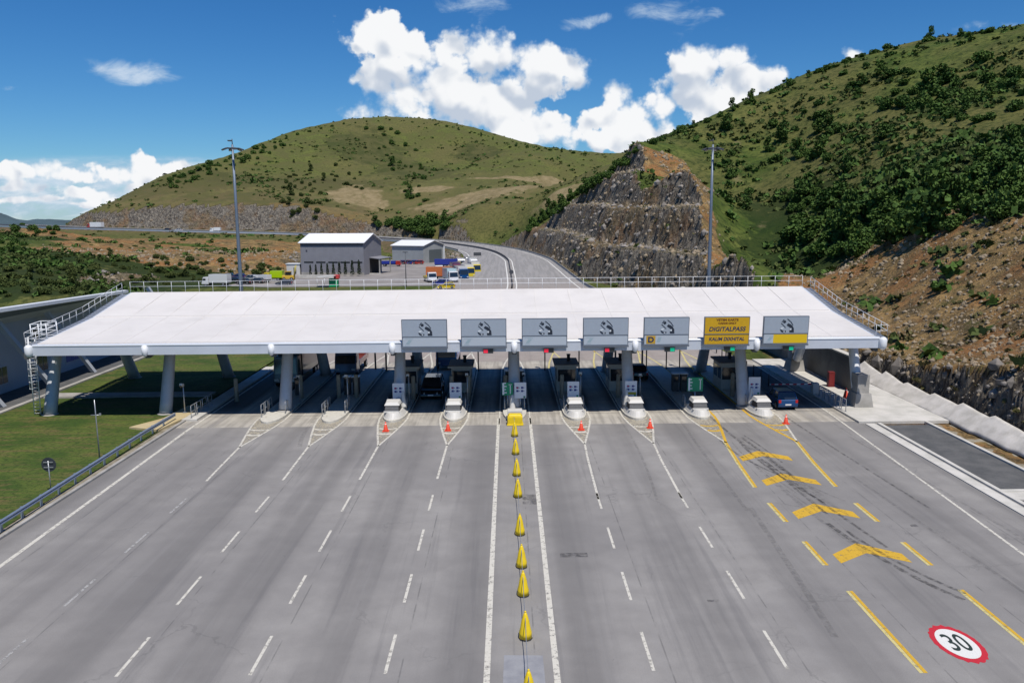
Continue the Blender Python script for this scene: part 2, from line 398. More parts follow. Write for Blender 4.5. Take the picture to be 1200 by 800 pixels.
def road_dist(x, y):
    """distance beyond the road's edge, and the road's height there, and the path parameter"""
    sh = x.shape; x = x.ravel(); y = y.ravel()
    best = np.full(x.shape, 1e9); z = np.zeros(x.shape); s = np.zeros(x.shape)
    P = RD[::2]
    for i in range(len(P)-1):
        a, b = P[i], P[i+1]; e = b[:2]-a[:2]; L2 = e@e
        t = np.clip(((x-a[0])*e[0]+(y-a[1])*e[1])/L2, 0, 1)
        d = np.hypot(x-a[0]-e[0]*t, y-a[1]-e[1]*t) - (a[3]+(b[3]-a[3])*t)
        m = d < best; best = np.where(m, d, best); z = np.where(m, a[2]+(b[2]-a[2])*t, z); s = np.where(m, i+t, s)
    return best.reshape(sh), z.reshape(sh), s.reshape(sh)
YARD = [(-46,-80),(37.6,-80),(37.6,80),(36.2,88),(35,150),(20,215),(-20,262),(-28,330),(-70,330),(-70,255),(-108,225),(-100,195),(-62,165),(-70,110),(-70,40),(-80,-80)]
def poly_dist(x, y, poly):
    inside = np.zeros(x.shape, bool); d = np.full(x.shape, 1e9); n = len(poly)
    for i in range(n):
        ax, ay = poly[i]; bx, by = poly[(i+1) % n]
        ex, ey = bx-ax, by-ay; t = np.clip(((x-ax)*ex+(y-ay)*ey)/(ex*ex+ey*ey), 0, 1)
        d = np.minimum(d, np.hypot(x-ax-ex*t, y-ay-ey*t))
        c = ((ay > y) != (by > y)) & (x < ex*(y-ay)/(ey if ey else 1e-9)+ax); inside ^= c
    return np.where(inside, -d, d)
def height(x, y, masks=False):
    nat = natural(x, y)
    far = sstep(60, 400, np.hypot(x, y))
    nat = nat + fbm(x, y, 46, 5, 3)*(2+4.5*far) + fbm(x, y, 9, 4, 9)*(.5+1.2*far)
    rd, rz, rs = road_dist(x, y); yd = poly_dist(x, y, YARD)
    wob = fbm(x, y, 7, 4, 21, .6)*3.6 + fbm(x, y, 26, 3, 25)*3.0
    wob2 = fbm(x, y, 2.2, 3, 31, .6)*1.2
    # cut faces
    def terr(d):
        d = np.maximum(d-1.5, 0); st = 6.2; k = np.floor(d/st); f = d/st-k
        return k*9.6 + 9.0*np.clip(f/.5, 0, 1)**.9 + np.clip(f-.5, 0, 1)*1.2
    tz = sstep(138, 152, y)*(x > -60)
    plain = lambda d: np.maximum(d-.8, 0)*1.7
    dd = np.maximum(rd+np.where(rd > 2, wob*.45+wob2*.8, 0), 0)
    dd = np.where(rd < 2, np.maximum(rd, 0), np.maximum(dd, .6))
    cut_r = rz + np.where(tz > .5, terr(dd), plain(dd))
    dy_ = np.where(yd > 1.0, np.maximum(yd+wob*.3+wob2*1.5+fbm(x,y,.9,2,33)*.8, .3), np.maximum(yd, 0))
    yslope = np.where(x > 0, 3.4, .5)
    cut_y = np.where((x > 0) & (y > 152), terr(dy_+.4), yslope*np.maximum(dy_-.3, 0))
    cut = np.minimum(cut_r, np.where(yd < 60, cut_y, 1e9))
    fill = np.maximum(rz-.62*np.maximum(rd-1.5+wob*.3, 0), -.55*np.maximum(yd-1, 0))
    fill = np.where(rd > 120, -.55*np.maximum(yd-1, 0), fill)
    capm = (x < -35) & (y > 330) & (y < 416) & (rd < 75)
    nat = np.where(capm, np.minimum(nat, rz-.5-.045*np.maximum(rd, 0)), nat)
    z = np.maximum(np.minimum(nat, cut), fill)
    nearcut = (nat > cut+.1) & (y < 110) & (x > 36)
    z = np.where(nearcut, z+fbm(x, y, .8, 3, 35)*1.6*sstep(.5, 2.5, z), z)
    inr = rd < 1.0; iny = yd < .5
    z = np.where(iny, np.minimum(z, 0), z)
    plat = np.where(rd < .8, rz, np.where(yd < .5, 0, 1e9))
    z = np.where(plat < 1e8, plat-.14, z)
    if not masks: return z
    iscut = (nat > cut+.15) & (plat > 1e8); isfill = (fill > nat-.3) & (plat > 1e8) & (fill > .3)
    return z, iscut.astype(float), isfill.astype(float), (plat < 1e8).astype(float), rd, yd, nat
NA, NR = 1000, 880
AZG = np.linspace(R(-47), R(47), NA); rr = 26*np.exp(np.linspace(0, math.log(1500/26), NR))
A_, R_ = np.meshgrid(AZG, rr); gx = R_*np.sin(A_); gy = R_*np.cos(A_)
gz_, mcut, mfill, mplat, g_rd, g_yd, g_nat = height(gx, gy, True)
def gridfaces(nr, na):
    i = np.arange((nr-1)*na).reshape(nr-1, na)[:, :-1].ravel()
    return np.stack([i, i+1, i+na+1, i+na], 1)
# coloured regions of the ground (world positions measured from the photograph)
def hit(x, y, tmin=60, tmax=900):
    d = ray(x, y); t = np.arange(tmin, tmax, 1.5); X = d.x*t; Y = d.y*t; Z = CAMZ+d.z*t
    h = height(X, Y); k = np.nonzero(h > Z)[0]
    k = k[0] if len(k) else len(t)-1
    return Vector((X[k], Y[k], float(h[k])))
def blob(lst, warp=.35, soft=.35):
    m_ = np.zeros(gx.shape)
    n1 = fbm(gx, gy, 14, 4, 77)*2*warp
    for (x, y, rx, ry, rot) in lst:
        p = hit(x, y); c, s = math.cos(R(rot)), math.sin(R(rot))
        u = ((gx-p.x)*c+(gy-p.y)*s)/rx; v = (-(gx-p.x)*s+(gy-p.y)*c)/ry
        m_ = np.maximum(m_, 1-sstep(1-soft, 1+soft, np.hypot(u, v)+n1))
    return m_
bare = blob([(418,231,17,26,10),(438,240,10,12,0),(600,222,40,12,20),(555,230,34,12,10),(640,214,20,9,10),(590,208,22,6,0),(500,222,20,7,0),(520,240,20,6,0),(660,226,16,8,0)])
tracks = blob([(865,165,2.5,12,-20),(872,205,2.5,12,-20),(895,265,2.5,10,-30),(905,295,3,8,-30)], .8, .6)
earth = blob([(785,205,9,14,0),(800,240,6,20,0),(808,280,5,18,0),(768,190,9,6,0),(815,310,5,12,0),(832,300,4,10,0),(240,300,60,20,0),(310,312,44,16,0),(200,283,50,10,0),(330,290,40,16,0),(270,285,50,10,0),
              (1050,340,14,34,-25),(1150,360,20,30,-25),(1200,330,22,36,-25),(1080,390,14,24,-25),(1200,400,18,26,-25),(985,350,8,26,-25),(1100,300,12,14,-20),
              (150,283,60,10,0),(90,280,40,8,0),(250,298,44,26,0),(330,300,36,30,0),(150,292,30,14,0),(380,265,30,12,0),(300,285,50,16,0)], .25, .3)
rough_ = blob([(1050,440,8,14,0),(1120,450,8,16,0),(1190,470,9,14,0)], .3)
scr = blob([(920,270,12,22,-30),(960,290,14,26,-30),(1000,260,20,26,-30),(1060,240,22,26,-30),(1120,230,26,26,-30),(1180,210,26,30,-30),(1060,200,24,18,-30),(1150,270,14,16,-30),
            (100,320,60,30,0),(200,315,46,26,0),(20,320,40,40,0),(20,275,30,30,0),
            (430,175,34,40,20),(480,200,26,50,30),(560,180,20,24,0),(230,215,50,20,20),(360,215,70,20,10),(330,235,60,14,0),(490,262,30,10,0)], .5, .5)
cutw = mcut.copy()
far_left = (gx < -25) & (gy > 400)
TERR = np_mesh('hills', np.stack([gx, gy, gz_], -1).reshape(-1, 3), gridfaces(NR, NA), [], True,
               attrs=dict(cut=cutw, fill=mfill, bare=np.maximum(bare, tracks*.42), earth=earth, scrub=scr, plat=mplat, near=1-sstep(110, 170, gy)))
TERR['kind'] = 'structure'
mm = bpy.data.materials.new('hillside'); mm.use_nodes = True; t = NT(mm.node_tree); b = t.n['Principled BSDF']
P = t.pos(); px_, py_, pz_ = t.sep(P)
nrm = t.new('ShaderNodeNewGeometry').outputs['Normal']; nz = t.sep(nrm)[2]
n_big = t.noise(P, .016, 5, .6, .3); n_mid = t.noise(P, .09, 6, .62, .3); n_fine = t.noise(P, .7, 6, .7); n_vf = t.noise(P, 3.2, 5, .7)
g = t.mix(t.ss(n_mid, .36, .66), (.046, .078, .013), (.118, .145, .032))
g = t.mix(t.mul(t.ss(n_big, .42, .62), .62), g, (.140, .118, .045))
g = t.mix(t.mul(t.ss(n_fine, .46, .62), .7), g, (.018, .034, .008))
g = t.mix(t.mul(t.ss(n_vf, .58, .74), .45), g, (.19, .165, .085))
scn = t.add(t.mul(t.attr('scrub'), .34), t.mul(t.noise(P, .22, 6, .7, .5), 1.0))
g = t.mix(t.mul(t.ss(scn, .64, .76), .8), g, (.014, .030, .007))
# earth: tan / ochre with stones
vd = t.vor(t.v('ADD', P, t.v('SCALE', t.noise(P, 1.2, 3, .6, col=True), sc=.9)), 1.7, 'F1', 2, .6); vcell = t.vor(P, 2.6, 'F1', 0, out='Color')
e_ = t.mix(t.ss(t.noise(P, .35, 6, .65, .4), .36, .66), (.105, .075, .036), (.34, .22, .09))
e_ = t.mix(t.mul(t.ss(t.noise(P, .11, 4, .6), .46, .62), .8), e_, (.27, .125, .045))
e_ = t.mix(t.mul(t.ss(t.noise(P, 2.6, 4, .7), .50, .62), .75), e_, (.05, .040, .024))
e_ = t.mix(t.mul(t.ss(t.noise(P, 4.6, 3, .7), .60, .70), .65), e_, (.48, .40, .27))
e_ = t.mix(t.mul(t.ss(t.noise(P, .3, 5, .7), .54, .66), .6), e_, (.065, .075, .022))
en = t.add(t.mul(t.attr('earth'), 1.25), t.mul(t.sub(t.noise(P, .16, 5, .7), .5), 1.2))
eb = t.mix(t.ss(en, .35, .62), g, e_)
eb = t.mix(t.mul(t.mul(t.ss(py_, 380, 430), t.ss(pz_, 52, 24)), t.ss(n_mid, .40, .58, .1, .75)), eb, (.145, .110, .055))
eb = t.mix(t.mul(t.ss(py_, 330, 450), t.ss(n_mid, .62, .38, .25, .65)), eb, (.118, .108, .042))
bn_ = t.add(t.attr('bare'), t.mul(t.sub(t.noise(P, .10, 7, .72), .5), 2.0))
eb = t.mix(t.mul(t.ss(bn_, .35, .95), .9), eb, t.mix(t.ss(t.noise(P, .2, 5, .7), .3, .7), (.17, .135, .065), (.28, .22, .125)))
# rock of the cuttings
rv = t.v('MULTIPLY', P, (1, 1, .55))
rk = t.noise(rv, .9, 8, .72, .8); rk2 = t.noise(t.v('MULTIPLY', P, (1, 1, .5)), .35, 5, .65, 1.0)
rc = t.mix(t.ss(rk, .34, .66), (.062, .054, .050), (.29, .26, .215))
rc = t.mix(t.mul(t.ss(t.noise(P, 2.2, 4, .7), .58, .68), .8), rc, (.40, .36, .28))
rc = t.mix(t.mul(t.ss(rk2, .55, .68), .6), rc, (.21, .135, .06))
rc = t.mix(t.mul(t.ss(nz, .62, .88), .85), rc, t.mix(t.ss(n_fine, .4, .6), (.15, .13, .07), (.28, .24, .16)))
cutf = t.ss(t.add(t.attr('cut'), t.mul(t.sub(n_fine, .5), .5)), .35, .6)
rocky = t.mix(t.mul(t.ss(t.noise(P, .05, 4, .6), .50, .60), t.sub(.55, t.mul(t.attr('near'), .55))), rc, e_)
cc = t.mix(cutf, eb, rocky)
ff = t.mix(t.ss(t.noise(P, .3, 5, .6), .45, .62), (.135, .098, .056), (.085, .082, .032))
cc = t.mix(t.ss(t.attr('fill'), .4, .6), cc, ff)
t.put(b.inputs['Base Color'], cc); b.inputs['Roughness'].default_value = .95; b.inputs['Specular IOR Level'].default_value = .15
hb = t.add(t.mul(t.add(rk, t.mul(t.vor(rv, .8, 'F1', 2, .6), .6)), t.add(t.mul(cutf, 1.3), .12)), t.add(t.mul(n_fine, .35), t.mul(n_vf, .22)))
t.put(b.inputs['Normal'], t.bump(hb, 1.0, 1.0))
TERR.data.materials.append(mm)
# the low ground beyond and behind, one sheet out to the horizon
bmx = MB(); S = 26000
rings = [(-S, -S), (S, -S), (S, S), (-S, S)]
bmx.addmesh([(x, y, -210) for x, y in rings], [(0, 1, 2, 3)])
plain_ = bmx.build('valley_ground', mat('far_valley', (.07, .10, .05), .95, var=.4, vscale=.002)); plain_['kind'] = 'structure'
# far mountains low at the left, blue haze painted into their colour
fv = []; ff_ = []
xs = np.linspace(-9000, -4550, 160)
prof = -60+ 330*np.exp(-((xs+7400)/1500)**2)+ fbm(xs, xs*0, 600, 5, 5)*160
rows = 14; V = []
for j in range(rows):
    k = j/(rows-1); h = math.sin(math.pi*k)
    V.append(np.stack([xs, 8200+2200*k+0*xs, -210+(prof+210)*h+fbm(xs, xs*0+k*3000, 300, 4, 8)*120*h], -1))
FM = np_mesh('mountains', np.concatenate(V), gridfaces(rows, len(xs)), mat('haze_blue_mountain', (.05, .085, .10), .95, var=.25, vscale=.002)); FM['kind'] = 'structure'
# ------------------------------------------------------------------ road, plaza, yard, lawn
def flat_sheet(name, poly_fn_grid, m, kind='structure', z=0.0):
    pass
def ground_mat(name, fn, rough=.9):
    mm = bpy.data.materials.new(name); mm.use_nodes = True; t = NT(mm.node_tree); b = t.n['Principled BSDF']
    P = t.pos(); c, h = fn(t, P)
    t.put(b.inputs['Base Color'], c); t.put(b.inputs['Roughness'], rough); b.inputs['Specular IOR Level'].default_value = .3
    t.put(b.inputs['Normal'], t.bump(h, .35, .02)); return mm
def asphalt_fn(t, P):
    x, y, z = t.sep(P)
    fine = t.noise(P, 22, 3, .7); mid = t.noise(P, .55, 6, .62); big = t.noise(P, .07, 4, .55)
    st = t.noise(t.v('MULTIPLY', P, (1, .035, 1)), 1.3, 5, .65, .2); st2 = t.noise(t.v('MULTIPLY', P, (1, .012, 1)), .55, 3, .5)
    c = t.mix(t.lin(mid, .3, .7), (.245, .234, .222), (.315, .302, .285))
    c = t.mix(t.mul(t.ss(big, .40, .62), .5), c, (.175, .168, .165))
    # wheel paths of every lane: 5.1 m apart, a darker band in the middle of each lane
    ph = t.m('FRACT', t.m('DIVIDE', t.add(x, 25.05), 5.13))
    band = t.ss(t.m('ABSOLUTE', t.sub(ph, .5)), .32, .10)
    c = t.mix(t.mul(t.mul(band, t.ss(st2, .25, .6)), .50), c, (.13, .125, .122))
    c = t.mix(t.mul(t.ss(st, .52, .72), .38), c, (.115, .112, .115))
    c = t.mix(t.mul(t.ss(st, .46, .28), .30), c, (.265, .258, .252))
    c = t.mix(t.mul(t.ss(t.m('ABSOLUTE', t.sub(ph, .06)), .008, .004), t.mul(t.ss(t.noise(P, .8, 3, .6), .4, .6), .45)), c, (.07, .07, .07))
    cr_ = t.vor(t.v('ADD', P, t.v('SCALE', t.noise(P, .9, 4, .6, col=True), sc=1.6)), .16, 'DISTANCE_TO_EDGE', out='Distance')
    c = t.mix(t.mul(t.ss(cr_, .010, .003), t.mul(t.ss(t.noise(P, .12, 3, .6), .5, .62), .25)), c, (.08, .08, .08))
    # cracks sealed and small spills
    sp = t.noise(P, 1.7, 3, .7); c = t.mix(t.mul(t.ss(sp, .715, .76), .55), c, (.05, .05, .052))
    # lighter toll slab of concrete
    edge = t.add(y, t.mul(t.sub(mid, .5), .12))
    slab = t.mul(t.ss(edge, 63.75, 63.85), t.ss(y, 93, 92.8))
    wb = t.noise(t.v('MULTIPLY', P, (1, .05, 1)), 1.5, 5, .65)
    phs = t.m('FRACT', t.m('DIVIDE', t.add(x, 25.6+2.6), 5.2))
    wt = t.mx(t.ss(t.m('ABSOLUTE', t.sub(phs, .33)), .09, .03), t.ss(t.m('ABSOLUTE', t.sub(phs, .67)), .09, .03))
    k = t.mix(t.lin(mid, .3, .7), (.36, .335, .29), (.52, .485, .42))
    k = t.mix(t.mul(t.ss(wb, .42, .62), .5), k, (.19, .175, .155)); oil_and_shade = t.mul(t.mul(t.ss(y, 66.5, 71.5), t.ss(y, 91, 87)), t.ss(t.add(t.m('ABSOLUTE', t.sub(phs, .5)), t.mul(t.sub(wb, .5), .22)), .40, .24)); k = t.mix(t.mul(oil_and_shade, .86), k, (.030, .029, .031)); k = t.mix(t.mul(wt, .30), k, (.12, .12, .14))  # booth oil mid-lane, with the canopy's shade painted into the slab colour
    jy = t.m('FRACT', t.m('DIVIDE', y, 5.0)); k = t.mix(t.mul(t.ss(t.m('ABSOLUTE', t.sub(jy, .5)), .012, .004), .8), k, (.05, .05, .05))
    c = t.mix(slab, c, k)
    # bleached pavement beyond the canopy
    far = t.ss(y, 92.8, 93.2); kf = t.mix(t.lin(mid, .3, .7), (.29, .25, .225), (.35, .31, .28))
    kf = t.mix(t.mul(t.ss(st, .5, .7), .4), kf, (.20, .18, .165))
    kf = t.mix(t.ss(y, 170, 230), kf, t.mix(t.ss(st, .4, .6), (.25, .245, .24), (.31, .30, .295)))
    c = t.mix(far, c, kf)
    c = t.mix(t.mul(t.ss(fine, .3, .7), .22), c, (.10, .10, .10))
    return c, fine
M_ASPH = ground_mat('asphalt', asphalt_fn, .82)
def gridpatch(name, x0, x1, y0, y1, nx, ny, z, m, fn=None):
    xs = np.linspace(x0, x1, nx); ys = np.linspace(y0, y1, ny); X, Y = np.meshgrid(xs, ys); Z = X*0+z
    if fn is not None: X, Y, Z = fn(X, Y, Z)
    o = np_mesh(name, np.stack([X, Y, Z], -1).reshape(-1, 3), gridf(ny, nx), m, True); o['kind'] = 'structure'; return o
# plaza to the canopy, then the highway strip following its median line
sec = []
for Y in np.linspace(-70, 92, 40): sec.append([(-27.55, Y, 0), (29.0 if Y < 66 else 28.6, Y, 0)])
V = []
for a, b in sec: V += [a, b]
i0 = [k for k in range(len(RD)) if RD[k][1] > 92.5 or RD[k][0] < -1]
for k in i0:
    p = RD[k]; tn = RD[min(k+1, len(RD)-1)][:2]-RD[max(k-1, 0)][:2]; tn = tn/np.linalg.norm(tn); nn = np.array([tn[1], -tn[0]])
    l = p[:2]-nn*p[3]; r = p[:2]+nn*p[3]
    V += [(l[0], l[1], p[2]), (r[0], r[1], p[2])]
V = np.array(V); V[:, 2] += .0
F_ = np.array([(2*i, 2*i+1, 2*i+3, 2*i+2) for i in range(len(V)//2-1)])
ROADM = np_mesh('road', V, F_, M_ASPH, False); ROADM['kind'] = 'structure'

def lawn_fn(t, P):
    n1 = t.noise(P, .25, 5, .6); n2 = t.noise(t.v('MULTIPLY', P, (.35, 1.6, 1)), .8, 5, .65, .4); n3 = t.noise(P, 3.2, 6, .78)
    c = t.mix(t.ss(n1, .35, .65), (.040, .076, .010), (.088, .118, .020))
    c = t.mix(t.mul(t.ss(n2, .48, .66), .8), c, (.135, .10, .040))
    c = t.mix(t.mul(t.ss(n2, .44, .30), .5), c, (.030, .062, .010))
    c = t.mix(t.mul(t.ss(n3, .47, .60), .7), c, (.022, .040, .008))
    return c, t.add(n3, n2)
M_LAWN = ground_mat('lawn_grass', lawn_fn, .95)
def lawn_z(X, Y, Z):
    return X, Y, fbm(X, Y, 6, 3, 61)*.16+fbm(X, Y, 1.1, 2, 63)*.07+.03
gridpatch('lawn', -45.0, -28.35, -40, 190, 60, 500, .0, M_LAWN, lawn_z)
# concrete kinds
def conc_fn(a, b, dk=(.10, .09, .08), s=.6):
    def fn(t, P):
        n = t.noise(P, s, 6, .62); n2 = t.noise(P, s*9, 4, .7)
        c = t.mix(t.ss(n, .3, .7), a, b); c = t.mix(t.mul(t.ss(n2, .55, .75), .35), c, dk); return c, n2
    return fn
M_PALE = ground_mat('pale_concrete', conc_fn((.44, .43, .39), (.58, .56, .52), (.28, .26, .22)), .9)
M_CONC = ground_mat('grey_concrete', conc_fn((.27, .26, .24), (.40, .385, .36)), .9)
M_DARKA = ground_mat('dark_asphalt', conc_fn((.075, .078, .08), (.12, .12, .12), (.035, .035, .035)), .85)
M_GRAV = ground_mat('gravel_soil', conc_fn((.17, .145, .10), (.30, .27, .21), (.06, .055, .035), 1.4), .95)
M_YARD = ground_mat('yard_asphalt', conc_fn((.20, .185, .175), (.29, .27, .255), (.12, .11, .10), .15), .9)
def structure(o): o['kind'] = 'structure'; return o
# left margin: kerb, shoulder, path
mb = MB(); mb.b2((-28.3, -60, -.1), (-27.75, 66, .02)); structure(mb.build('shoulder', M_GRAV))
mb = MB(); mb.b2((-27.75, -60, -.1), (-27.5, 66, .14)); structure(mb.build('kerb', M_CONC, bevel=.02))
mb = MB(); mb.b2((-44.9, 75.2, -.1), (-28.9, 77.0, .17)); mb.b2((-45.5, -40, -.1), (-45.0, 130, .20)); structure(mb.build('path', M_CONC))
mb = MB(); mb.prism([(-31.2, 63.6), (-28.4, 62.6), (-27.8, 66.5), (-27.8, 71), (-29.3, 71), (-29.6, 66.5)], -.1, .19); structure(mb.build('pavement', ground_mat('ochre_concrete', conc_fn((.42, .33, .17), (.50, .42, .26), (.3, .22, .1)), .9)))
mb = MB(); mb.b2((-27.9, 66.0, -.1), (-26.6, 90, .18)); structure(mb.build('pavement', M_PALE, bevel=.02))
# office forecourt strip
mb = MB(); mb.b2((-52, -20, -.1), (-45.5, 112, .06)); structure(mb.build('pavement', M_DARKA))
# right margin
mb = MB(); mb.b2((29.0, -60, -.1), (29.75, 62.9, .06)); mb.b2((29.95, -60, -.1), (30.25, 62.9, .12)); structure(mb.build('gutter', M_PALE))
mb = MB(); mb.b2((30.25, -60, -.1), (34.0, 62.6, .0)); structure(mb.build('side_strip', M_DARKA))
mb = MB(); mb.b2((29.75, -60, -.1), (29.95, 62.9, .01)); structure(mb.build('side_strip', M_CONC))
mb = MB(); mb.b2((30.25, 46.6, -.1), (34.0, 47.0, .09)); mb.b2((30.25, 45.2, -.1), (34.0, 45.4, .09)); mb.prism([(30.25, 45.4), (34, 45.4), (34, 46.6), (30.25, 46.6)], -.1, .05); structure(mb.build('kerb', M_PALE))
mb = MB(); mb.b2((34.0, -60, -.1), (34.28, 63.2, .13)); structure(mb.build('kerb', M_PALE, bevel=.02))
mb = MB(); mb.b2((28.6, 63.2, -.1), (36.0, 92, .17)); structure(mb.build('pavement', M_PALE, bevel=.02))
# gravel ditch
gridpatch('gravel_ditch', 34.28, 37.2, -60, 63.2, 8, 240, 0, M_GRAV, lambda X, Y, Z: (X, Y, -.05-.12*np.sin((X-34.28)/2.9*math.pi)+fbm(X, Y, .8, 3, 71)*.16))
# yard by the warehouses
yd_poly = [(-73, 205), (-60, 199), (-16, 199), (-13, 225), (-17, 255), (-22, 290), (-27, 322), (-52, 322), (-62, 262), (-66, 236)]
mb = MB(); mb.prism(yd_poly, -.3, 0.0); structure(mb.build('yard', M_YARD))

# ------------------------------------------------------------------ painted markings
def paint(name, col, wear=.45, col2=None):
    mm = bpy.data.materials.new(name); mm.use_nodes = True; t = NT(mm.node_tree); b = t.n['Principled BSDF']
    P = t.pos(); n = t.noise(P, 3.5, 6, .72); n2 = t.noise(P, 26, 3, .7); c = t.mix(t.ss(n2, .3, .7), tuple(q*.82 for q in col), col)
    t.put(b.inputs['Base Color'], c); b.inputs['Roughness'].default_value = .7
    t.put(b.inputs['Alpha'], t.sub(1, t.mul(t.ss(t.add(n, t.mul(t.sub(n2, .5), .35)), .70-wear*.35, .80-wear*.25), .85)))
    return mm
P_WHITE = paint('white_road_paint', (.62, .595, .52), .55); P_FADED = paint('faded_white_paint', (.40, .395, .38), .75)
P_YEL = paint('yellow_road_paint', (.62, .38, .03), .45); P_PALEY = paint('pale_yellow_paint', (.60, .52, .22), .5)
P_RED = paint('red_road_paint', (.52, .02, .035), .1); P_BLK = paint('black_road_paint', (.02, .035, .03), .1)
P_CLEAN = paint('fresh_white_paint', (.72, .72, .68), .05)
ZM = .006
def strip(mb, p0, p1, w, z=ZM, mi=0):
    p0 = Vector(p0); p1 = Vector(p1); d = (p1-p0).normalized(); n = Vector((d.y, -d.x))*w/2
    L = (p1-p0).length; k = 1
    mb.addmesh([(*(p0-n), z), (*(p0+n), z), (*(p1+n), z), (*(p1-n), z)], [(0, 1, 2, 3)], mi)
def pstrip(mb, pts, w, z=ZM, mi=0):
    pts = [Vector(p) for p in pts]; vs = []
    for i, p in enumerate(pts):
        d = (pts[min(i+1, len(pts)-1)]-pts[max(i-1, 0)]).normalized(); n = Vector((d.y, -d.x))*w/2
        vs += [(*(p-n), z), (*(p+n), z)]
    mb.addmesh(vs, [(2*i, 2*i+1, 2*i+3, 2*i+2) for i in range(len(pts)-1)], mi)
ISL = [-20.35, -15.15, -9.9, -4.72, 0.46, 5.66, 10.85, 16.3, 21.7]
LINES = [-19.93, -14.92, -9.88, -4.78, None, 5.36, 10.43, 15.42, 20.5]
mw = MB(); mf = MB(); my = MB(); mp = MB()
strip(mw, (-24.4, 4), (-26.25, 64), .24); strip(mw, (-26.25, 64), (-26.3, 90), .2)
strip(mw, (-.95, 4), (-.92, 66), .24); strip(mw, (1.66, 4), (1.74, 66), .24)
DD = [(-.9+5.66*k, 1.95+5.66*k) for k in range(0, 5)]+[(27.75, 30.6), (33.35, 36.2), (38.95, 41.75), (44.6, 47.25)]
for i, x in enumerate(LINES):
    xi = ISL[i]
    if x is None: continue
    tgt = mf if i == 0 else mw
    if i < 7:
        for a, b_ in DD: strip(tgt if i else mf, (x, a), (x, b_), .13)
    w = .15
    y0 = 50.3 if i < 4 else 46.2
    if i < 7:
        pstrip(mw, [(x, y0), (x+(xi-x)*.5, 54), (xi, 58.2)], w)
    dst = [mw, mw]
    if i == 7: dst = [mw, my]
    if i == 8: dst = [my, mw]
    for s, q in ((-1, dst[0]), (1, dst[1])):
        hw = 1.18
        pstrip(q, [(xi, 58.0), (xi+s*.55, 61.2), (xi+s*1.0, 64.1), (xi+s*hw, 66), (xi+s*hw, 69), (xi+s*hw, 88)], .15 if q is mw else .22)
    for (yy, hw, th) in ((61.3, .5, .35), (62.8, .72, .28)):
        pstrip(mw if i < 7 else my, [(xi-hw, yy+.25), (xi-hw*.4, yy), (xi+hw*.4, yy), (xi+hw, yy+.25)], th, ZM+.003)
for s in (-1, 1): pstrip(mw, [(.46+s*1.3, 64), (.46+s*1.25, 88)], .14)
# the two-tone lines of the right-hand lane
for x in (15.42, 20.5):
    segs = [(27.4, 34.0), (36.7, 39.6), (42.3, 45.27)] if x < 18 else [(20.5, 34.0), (36.57, 39.36), (42.2, 45.1)]
    for a, b_ in segs: strip(mp, (x-.09, a), (x-.09, b_), .14); strip(my, (x+.07, a), (x+.07, b_), .15)
    xi = ISL[7] if x < 18 else ISL[8]
    pstrip(mp, [(x-.07, 48), (x-.07+(xi-x)*.4, 53), (xi-.1, 58.2)], .12); pstrip(my, [(x+.08, 48), (x+.08+(xi-x)*.4, 53), (xi+.06, 58.2)], .16)
# chevrons
for k, ya in enumerate((39.3, 45.1, 50.7, 55.8)):
    xa = 18.0; q = my
    for s in (-1, 1):
        ex, ey = xa+s*1.75, ya-2.35; th = 1.0
        q.addmesh([(xa, ya, ZM), (xa, ya-th*1.25, ZM), (ex, ey-.05, ZM), (ex, ey+th, ZM)], [(0, 1, 2, 3)] if s < 0 else [(3, 2, 1, 0)])
# right edge line and far side tapers
pstrip(mw, [(24.6, 10), (25.75, 37.6), (27.6, 67), (28.1, 90)], .16)
for xi in ISL:
    for s in (-1, 1): pstrip(mw if xi < 5 else mp, [(xi+s*1.2, 88), (xi+s*.9, 92), (xi, 99)], .2)
    strip(mw if xi < 5 else my, (xi, 99), (xi*.9, 112), .16)
mh = MB()
for xi in ISL:
    if abs(xi-.46) > .1: mh.addmesh([(xi, 58.6, .0045), (xi+.5, 61.3, .0045), (xi+.95, 64.2, .0045), (xi+1.1, 66, .0045), (xi-1.1, 66, .0045), (xi-.95, 64.2, .0045), (xi-.5, 61.3, .0045)], [(0, 1, 2, 3, 4, 5, 6)])
structure(mh.build('nose_hatching', paint('worn_cream_paint', (.50, .45, .34), .95)))
for nm, q, m_ in (('lane_markings', mw, P_WHITE), ('lane_markings', mf, P_FADED), ('lane_markings', my, P_YEL), ('lane_markings', mp, P_PALEY)):
    structure(q.build(nm, m_))
# the highway's own lines
def offline(off, z=.02, w=.18, s0=0, dash=None):
    mb = MB(); pts = []
    L = 0
    for k in range(len(RD)):
        if RD[k][1] < 130 and RD[k][0] > -5: continue
        p = RD[k]; tn = RD[min(k+1, len(RD)-1)][:2]-RD[max(k-1, 0)][:2]; tn /= np.linalg.norm(tn); nn = np.array([tn[1], -tn[0]])
        o_ = off if off is not None else 0
        q = p[:2]+nn*(o_*(p[3]/12 if abs(o_) > 9 else 1)); pts.append((q[0], q[1], p[2]+z, nn[0], nn[1]))
    vs = []
    for q in pts: vs += [(q[0]-q[3]*w/2, q[1]-q[4]*w/2, q[2]), (q[0]+q[3]*w/2, q[1]+q[4]*w/2, q[2])]
    fs = [(2*i, 2*i+1, 2*i+3, 2*i+2) for i in range(len(pts)-1) if dash is None or i % dash[0] < dash[1]]
    mb.addmesh(vs, fs); return mb, pts
for off, dash in ((-1.1, None), (1.1, None), (-5.2, (4, 2)), (5.2, (4, 2)), (-10.3, None), (10.3, None)):
    q, _ = offline(off, .02, .3, dash=dash); structure(q.build('lane_markings', P_CLEAN if dash is None else P_FADED))
